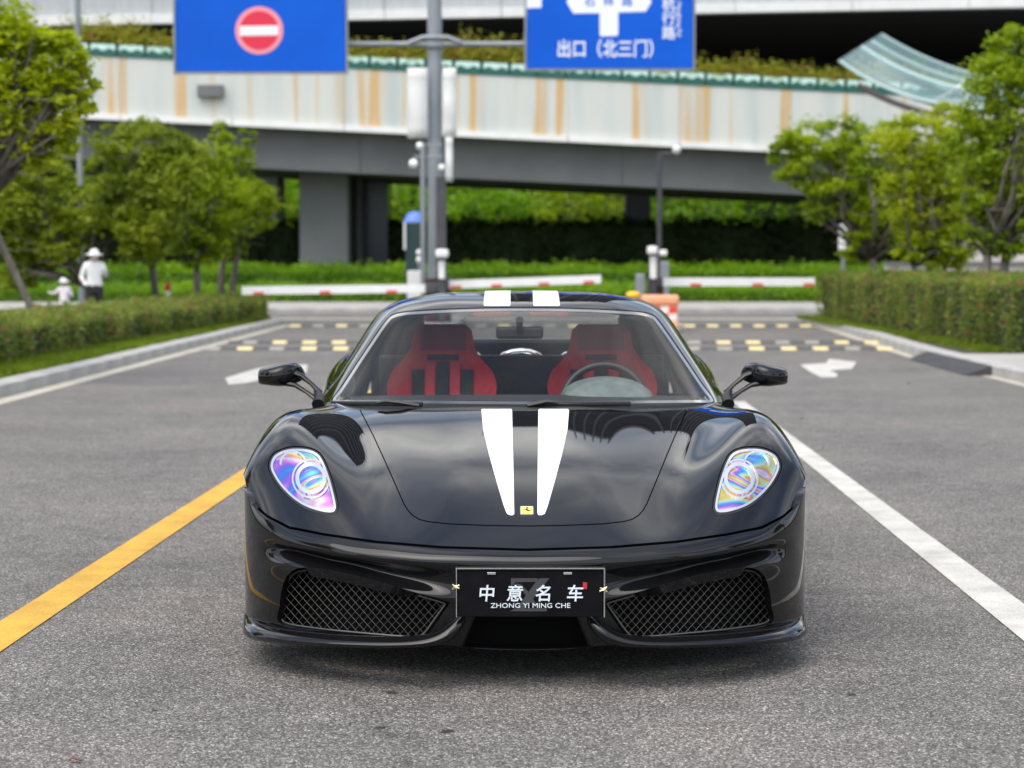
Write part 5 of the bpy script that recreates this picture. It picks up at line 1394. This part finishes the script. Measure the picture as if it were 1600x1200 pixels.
# ------------------------------------------------ flanks, tail, underside
SD = [(7.06, [(.66,.70),(.78,.73),(.915,.66),(.945,.45),(.905,.18)]), (7.45, [(.70,.755),(.81,.755),(.912,.66),(.922,.45),(.885,.18)]), (7.9, [(.70,.76),(.835,.762),(.908,.66),(.905,.44),(.885,.18)]),
      (8.4, [(.70,.79),(.85,.79),(.915,.68),(.908,.42),(.90,.18)]), (8.9, [(.70,.84),(.86,.842),(.945,.71),(.94,.42),(.915,.18)]), (9.4, [(.68,.885),(.845,.89),(.958,.75),(.962,.45),(.935,.19)]),
      (9.9, [(.62,.882),(.79,.882),(.935,.75),(.945,.45),(.92,.21)]), (10.15, [(.58,.87),(.74,.87),(.885,.74),(.90,.45),(.87,.23)]), (10.3, [(.54,.84),(.68,.83),(.81,.72),(.83,.45),(.80,.25)])]
for sgn in (-1, 1):
    fl = surface([[(sgn*x, y, z) for x, z in sec] for y, sec in SD], 60, 160, up=(sgn, 0, 0.3), mirror=False, lam=2e-4)
    s_ = 0.37 - np.hypot(fl.V[:, 1] - 9.40, fl.V[:, 2] - 0.34); fl = cut(fl, s_, -1)
    s_ = 0.365 - np.hypot(fl.V[:, 1] - 6.80, fl.V[:, 2] - 0.33); fl = cut(fl, s_, -1)
    DOOR = smooth_poly([(7.52,.74),(7.55,.5),(7.62,.26),(8.0,.23),(8.5,.24),(8.62,.5),(8.64,.77),(8.1,.76)], 6)
    dd = sdf(fl.V[:, [1, 2]], DOOR); dd = np.where(np.abs(fl.V[:, 0]) > .80, dd, .3)
    door = sheet('door', cut(fl, dd + .003, -1), M_PAINT, car)
    h = MB(); h.box(CX + sgn*.912, CX + sgn*.925, 8.32, 8.48, .60, .625, .004); h.build('door_handle', M_BLACKP, door)
    sheet('rear_quarter_panel', cut(fl, dd - .003, 1), M_PAINT, car)
tailp = surface([[(h, y + .0, z) for h, y in ((0,10.32),(.3,10.32),(.55,10.31),(.72,10.29),(.81,10.24))] for z in (.86, .72, .5, .3)], 50, 20, up=(0, 1, 0))
sheet('tail_panel', tailp, M_PAINT, car, skirt=0)
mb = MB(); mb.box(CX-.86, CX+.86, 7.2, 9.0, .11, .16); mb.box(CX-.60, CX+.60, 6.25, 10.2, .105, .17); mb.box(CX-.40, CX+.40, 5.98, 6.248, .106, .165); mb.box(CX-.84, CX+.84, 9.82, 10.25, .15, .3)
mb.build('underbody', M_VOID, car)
for sgn in (-1, 1):
    lm = MB(); lm.lathe([(.04, 0), (.055, .01), (.055, .03), (.03, .04)], CX + sgn*.6, 10.30, .68, 20, 'y'); 
    lm.build('tail_light', mat('tail_lens_red', (.5, .01, .01), rough=.1, coat=1), car)
# wheels
def wheel(cx_, cy_, r, w, sgn):
    e = empty('wheel', (0, 0, 0)); e.parent = car
    t = MB(); t.lathe([(r*.70, -w/2+.01), (r*.93, -w/2), (r*.985, -w/2+.02), (r, -w/4), (r, w/4), (r*.985, w/2-.02), (r*.93, w/2), (r*.70, w/2-.01), (r*.68, 0)], cx_, cy_, r, 40, 'x'); t.build('tyre', M_TYRE, e)
    m_ = MB(); m_.lathe([(r*.69, -w/2+.02), (r*.71, -w/2+.03), (r*.66, 0), (r*.71, w/2-.03), (r*.69, w/2-.02)], cx_, cy_, r, 40, 'x')
    for k in range(5):
        a = 2*math.pi*k/5 + .3
        for da in (-.13, .13):
            xo = cx_ + sgn*(w/2 - .045)
            m_.tube([(xo, cy_ + .05*math.cos(a), r + .05*math.sin(a)), (xo, cy_ + r*.68*math.cos(a+da), r + r*.68*math.sin(a+da))], [.022, .014], 6)
    m_.lathe([(.055, -.02), (.055, .02), (.03, .03)], cx_ + sgn*(w/2-.05), cy_, r, 16, 'x')
    m_.build('rim', M_RIM, e)
    b_ = MB(); b_.lathe([(.17, -.014), (.17, .014)], cx_, cy_, r, 30, 'x'); b_.build('brake_disc', M_CHROME, e)
for sgn in (-1, 1):
    wheel(CX + sgn*.825, 6.80, .327, .225, sgn); wheel(CX + sgn*.80, 9.40, .343, .285, sgn)

# ------------------------------------------------ door mirrors on twin arms
def mirror(sgn):
    e = empty('door_mirror', (0, 0, 0)); e.parent = car
    # housing: rings along its length, from the inner (arm) end to the outer tip: px, centre py, D, half height, half depth
    rings = [(477,588,7.64,.008,.015),(472,583.5,7.63,.030,.040),(462,582.5,7.60,.043,.060),(448,585,7.58,.048,.072),(434,587,7.575,.044,.072),(421,587.5,7.58,.038,.066),(411,588,7.59,.034,.058),(406,588.5,7.60,.031,.05),(404.5,588.5,7.61,.024,.038)]
    V, F, n = [], [], 22
    for (px, py, D_, hh, hd_) in rings:
        c = at(px, py, D_); c[0] = CX + sgn*abs(c[0]-CX)
        for k in range(n):
            a = 2*math.pi*k/n
            ca, sa = math.cos(a), math.sin(a)
            p = 0.72
            V.append(c + [0, hd_*np.sign(ca)*abs(ca)**p, hh*np.sign(sa)*abs(sa)**p])
    for i in range(len(rings)-1):
        for k in range(n): F.append((i*n+k, i*n+(k+1) % n, (i+1)*n+(k+1) % n, (i+1)*n+k))
    F.append(tuple(range(n))); F.append(tuple((len(rings)-1)*n+k for k in range(n)))
    m_ = MB(); m_.add(V, F, True); hs = m_.build('mirror_housing', M_PAINT, e)
    su = hs.modifiers.new('round', 'SUBSURF'); su.levels = su.render_levels = 1
    m_ = MB(); P = lambda q: np.array([CX + sgn*abs(at(*q)[0]-CX), at(*q)[1], at(*q)[2]])
    m_.tube([P((455,581,7.57)), P((472,588,7.56)), P((487,600,7.55)), P((500,613,7.53))], [.020, .015, .012, .014], 10, squash=.75); m_.build('upper_arm', M_PAINT, e)
    m_ = MB(); m_.tube([P((446,598,7.55)), P((462,602,7.54)), P((478,612,7.53)), P((497,626,7.50))], [.018, .013, .011, .014], 10, squash=.75); m_.build('lower_arm', M_PAINT, e)
    m_ = MB(); m_.tube([P((495,611,7.54)), P((499,622,7.50)), P((497,632,7.46))], [.014, .022, .026], 10); m_.build('mirror_foot', M_BLACKP, e)
    m_ = MB(); c = P((440,586,7.655)); 
    V = [c + [x*.085, 0, z*.038] for x, z in [(math.cos(a), math.sin(a)) for a in np.linspace(0, 2*math.pi, 24, endpoint=False)]]
    m_.add(V + [v + [0, .004, 0] for v in V], [list(range(24)), list(range(47, 23, -1))] + [[i, (i+1) % 24, (i+1) % 24+24, i+24] for i in range(24)]); m_.build('mirror_glass', M_CHROME, e)
for sgn in (-1, 1): mirror(sgn)

# ------------------------------------------------ wipers
def wiper(blade, arm):
    e = empty('wiper', (0, 0, 0)); e.parent = car
    m_ = MB(); m_.tube([at(*p) for p in blade], .006, 8, squash=1.6); m_.build('wiper_blade', M_BLACKP, e)
    m_ = MB(); m_.tube([at(*p[:3]) for p in arm], [p[3] for p in arm], 8, squash=.8); m_.build('wiper_arm', M_BLACKP, e)
wiper([(518,630,7.46),(560,630.5,7.34),(610,630.8,7.26),(660,631.5,7.21)], [(590,629.5,7.23,.006),(603,627,7.22,.010),(625,629,7.20,.011),(655,634,7.19,.009)])
wiper([(822,632,7.19),(870,631.3,7.19),(930,631,7.20),(985,630.8,7.23)], [(872,629,7.17,.006),(854,627.5,7.17,.011),(840,630.5,7.17,.012),(824,634,7.17,.009)])

# ------------------------------------------------ interior
M_LEA = noisy('black_leather', [(0.3, (0.018, 0.019, 0.02)), (0.7, (0.032, 0.034, 0.036))], scale=50, rough=0.55, bump=.08)
M_REDL = noisy('red_leather', [(0.3, (0.62, 0.03, 0.045)), (0.7, (0.74, 0.045, 0.06))], scale=30, rough=0.5, bump=.06)
M_DASH = noisy('dash_cover_grey', [(0.3, (0.10, 0.125, 0.12)), (0.7, (0.17, 0.20, 0.19))], scale=24, rough=0.6)
def seat(cx_):
    e = empty('seat', (0, 0, 0)); e.parent = car
    out = [(0,1.058),(.10,1.056),(.128,1.035),(.135,1.0),(.142,.955),(.175,.905),(.225,.855),(.242,.80),(.232,.70),(.20,.55),(.20,.32)]
    zs = np.array([o[1] for o in out]); xs = np.array([o[0] for o in out])
    rows_ = []
    zz = np.concatenate([[1.058, 1.054, 1.045], np.linspace(1.03, .34, 30)])
    nx = 25
    for z in zz:
        w = np.interp(-z, -zs, xs) if z < 1.0575 else 0.10
        rows_.append([(cx_ + w*u, z) for u in np.linspace(-1, 1, nx)])
    V, F = [], []
    for r_ in rows_:
        w = r_[-1][0] - cx_
        for (x, z) in r_:
            u = (x - cx_) / w
            wing = .10 * abs(u)**3 * np.interp(z, [.3, .6, .9, .96, 1.06], [1, 1, 1, .35, .15])
            rec = (1.058 - z) * -.30
            V.append((x, 8.45 + rec - wing + .035*np.interp(z, [1.03, 1.058], [0, 1]), z))
    nr = len(rows_); b0 = len(V)
    for v in list(V): V.append((cx_ + (v[0]-cx_)*.96, v[1] + .09, v[2] - .004))
    for i in range(nr-1):
        for k in range(nx-1):
            a = i*nx+k
            F.append((a, a+nx, a+nx+1, a+1)); F.append((b0+a, b0+a+1, b0+a+nx+1, b0+a+nx))
        F.append((i*nx, b0+i*nx, b0+(i+1)*nx, (i+1)*nx)); F.append((i*nx+nx-1, (i+1)*nx+nx-1, b0+(i+1)*nx+nx-1, b0+i*nx+nx-1))
    F += [(k, k+1, b0+k+1, b0+k) for k in range(nx-1)]
    m_ = MB(); m_.add(V, F, True); m_.build('seat_back', M_REDL, e)
    # raised strips: black centre, shoulder pads
    def strip(name, x0, x1, z0, z1, mt, d):
        V, F = [], []
        zl = np.linspace(z0, z1, 8)
        for z in zl:
            for x in np.linspace(x0, x1, 4):
                w = np.interp(-z, -zs, xs); u = x / w
                wing = .10 * abs(u)**3 * np.interp(z, [.3, .6, .9, .96, 1.06], [1, 1, 1, .35, .15])
                V.append((cx_ + x, 8.45 + (1.058-z)*-.30 - wing - d, z))
        b = len(V)
        for v in list(V): V.append((v[0], v[1] + d + .01, v[2]))
        for i in range(7):
            for k in range(3):
                a = i*4+k; F.append((a, a+1, a+5, a+4))
            F.append((i*4, (i+1)*4, b+(i+1)*4, b+i*4)); F.append((i*4+3, b+i*4+3, b+(i+1)*4+3, (i+1)*4+3))
        F += [(k, b+k, b+k+1, k+1) for k in range(3)] + [(28+k, 29+k, b+29+k, b+28+k) for k in range(3)]
        q = MB(); q.add(V, F); return q.build(name, mt, e)
    strip('black_insert', -.028, .028, .895, .45, M_LEA, .012)
    for s in (-1, 1):
        strip('black_insert', s*.082, s*.135, .86, .45, M_LEA, .010)
        strip('red_bolster', s*.033, s*.077, .885, .45, M_REDL, .022)
    strip('harness_slot', -.07, .07, .925, .90, M_LEA, .006)
    strip('headrest_pad', -.10, .10, 1.045, .945, mat('maroon_headrest', (.26, .04, .05), rough=.8), .012)
    q = MB(); q.box(cx_-.2, cx_+.2, 7.75, 8.3, .25, .42, .05); q.build('seat_cushion', M_REDL, e)
seat(CX - .352); seat(CX + .352)
mb = MB()
dash = surface([[(0,7.20,.765),(.4,7.24,.765),(.68,7.42,.762)], [(0,7.38,.792),(.4,7.42,.792),(.69,7.55,.785)], [(0,7.58,.800),(.4,7.60,.798),(.71,7.68,.788)], [(0,7.72,.775),(.4,7.72,.772),(.72,7.78,.76)], [(0,7.78,.66),(.4,7.78,.66),(.72,7.82,.66)], [(0,7.80,.45),(.4,7.80,.45),(.72,7.84,.45)]], 60, 40)
ds = sheet('dashboard', dash, M_LEA, car, skirt=0)
# instrument hood in front of the wheel
V, F = [], []
for i, y in enumerate(np.linspace(7.50, 7.80, 9)):
    k_ = math.sin(min(1, (y-7.49)/.16) * math.pi/2)
    for k in range(17):
        a = math.pi * k/16
        V.append((CX + .345 + .19*math.cos(a)*(.8+.2*k_), y, .775 + .088*k_*math.sin(a)))
for i in range(8):
    for k in range(16): F.append((i*17+k, i*17+k+1, (i+1)*17+k+1, (i+1)*17+k))
q = MB(); q.add(V, F, True); q.build('instrument_hood', M_DASH, ds)
# steering wheel
sw = empty('steering_wheel', (0, 0, 0)); sw.parent = car
c = np.array([CX + .345, 7.90, .735]); ex = np.array([1., 0, 0]); ez = np.array([0, .36, .933])
q = MB(); q.tube([c + .178*(math.cos(a)*ex + math.sin(a)*ez) for a in np.linspace(0, 2*math.pi, 41)], .0155, 10, cap=False); q.build('wheel_rim', M_BLACKP, sw)
q = MB()
for a in (math.radians(8), math.radians(172), math.radians(270)): q.tube([c + .03*(math.cos(a)*ex+math.sin(a)*ez), c + .175*(math.cos(a)*ex+math.sin(a)*ez)], .013, 8)
q.tube([c - [0, .03, 0], c + [0, .04, .02]], .055, 16); q.build('wheel_spokes', M_REDL, sw)
# bulkhead, rear shelf, headlining, cabin floor, sills
q = MB(); q.box(CX-.66, CX+.66, 8.74, 8.80, .25, .905, .01); q.build('rear_bulkhead', M_LEA, car)
q = MB(); q.box(CX-.84, CX+.84, 7.25, 8.78, .17, .24); q.box(CX-.84, CX-.80, 7.5, 8.78, .24, .74); q.box(CX+.80, CX+.84, 7.5, 8.78, .24, .74); q.box(CX-.09, CX+.09, 7.75, 8.74, .24, .50, .03); q.build('cabin_lining', M_LEA, car)
hl_ = cut(shell, np.maximum(np.abs(shell.V[:, 0]) - .60, np.maximum(8.02 - shell.V[:, 1], shell.V[:, 1] - 8.90)), -1)
sheet('headlining', offset(hl_, -.030), M_LEA, car, skirt=0)
# engine seen through the rear window
en = empty('engine', (0, 0, 0)); en.parent = car
q = MB()
for s in (-1, 1): q.box(CX+s*.03, CX+s*.24, 9.1, 9.6, .68, .83, .03)
q.build('intake_plenum', mat('engine_red', (.35, .02, .02), rough=.5), en)
q = MB()
for s in (-1, 0, 1): q.tube([(CX + s*.3 + .12*math.cos(a), 9.25, .835 + .07*math.sin(a)) for a in np.linspace(0, math.pi, 9)], .011, 8)
q.tube([(CX-.5, 9.3, .84), (CX+.5, 9.3, .84)], .012, 8); q.build('roll_hoop', M_CHROME, en)
# inside mirror
rm = empty('rear_view_mirror', (0, 0, 0)); rm.parent = car
q = MB(); c = at(812, 520, 7.98); q.box(c[0]-.10, c[0]+.10, c[1], c[1]+.025, c[2]-.026, c[2]+.026, .012); q.build('mirror_case', M_BLACKP, rm)
q = MB(); q.tube([at(812, 499, 7.93), at(812, 507, 7.95), at(812, 519, 7.98)], [.017, .013, .016], 10); q.build('mirror_stem', M_BLACKP, rm)
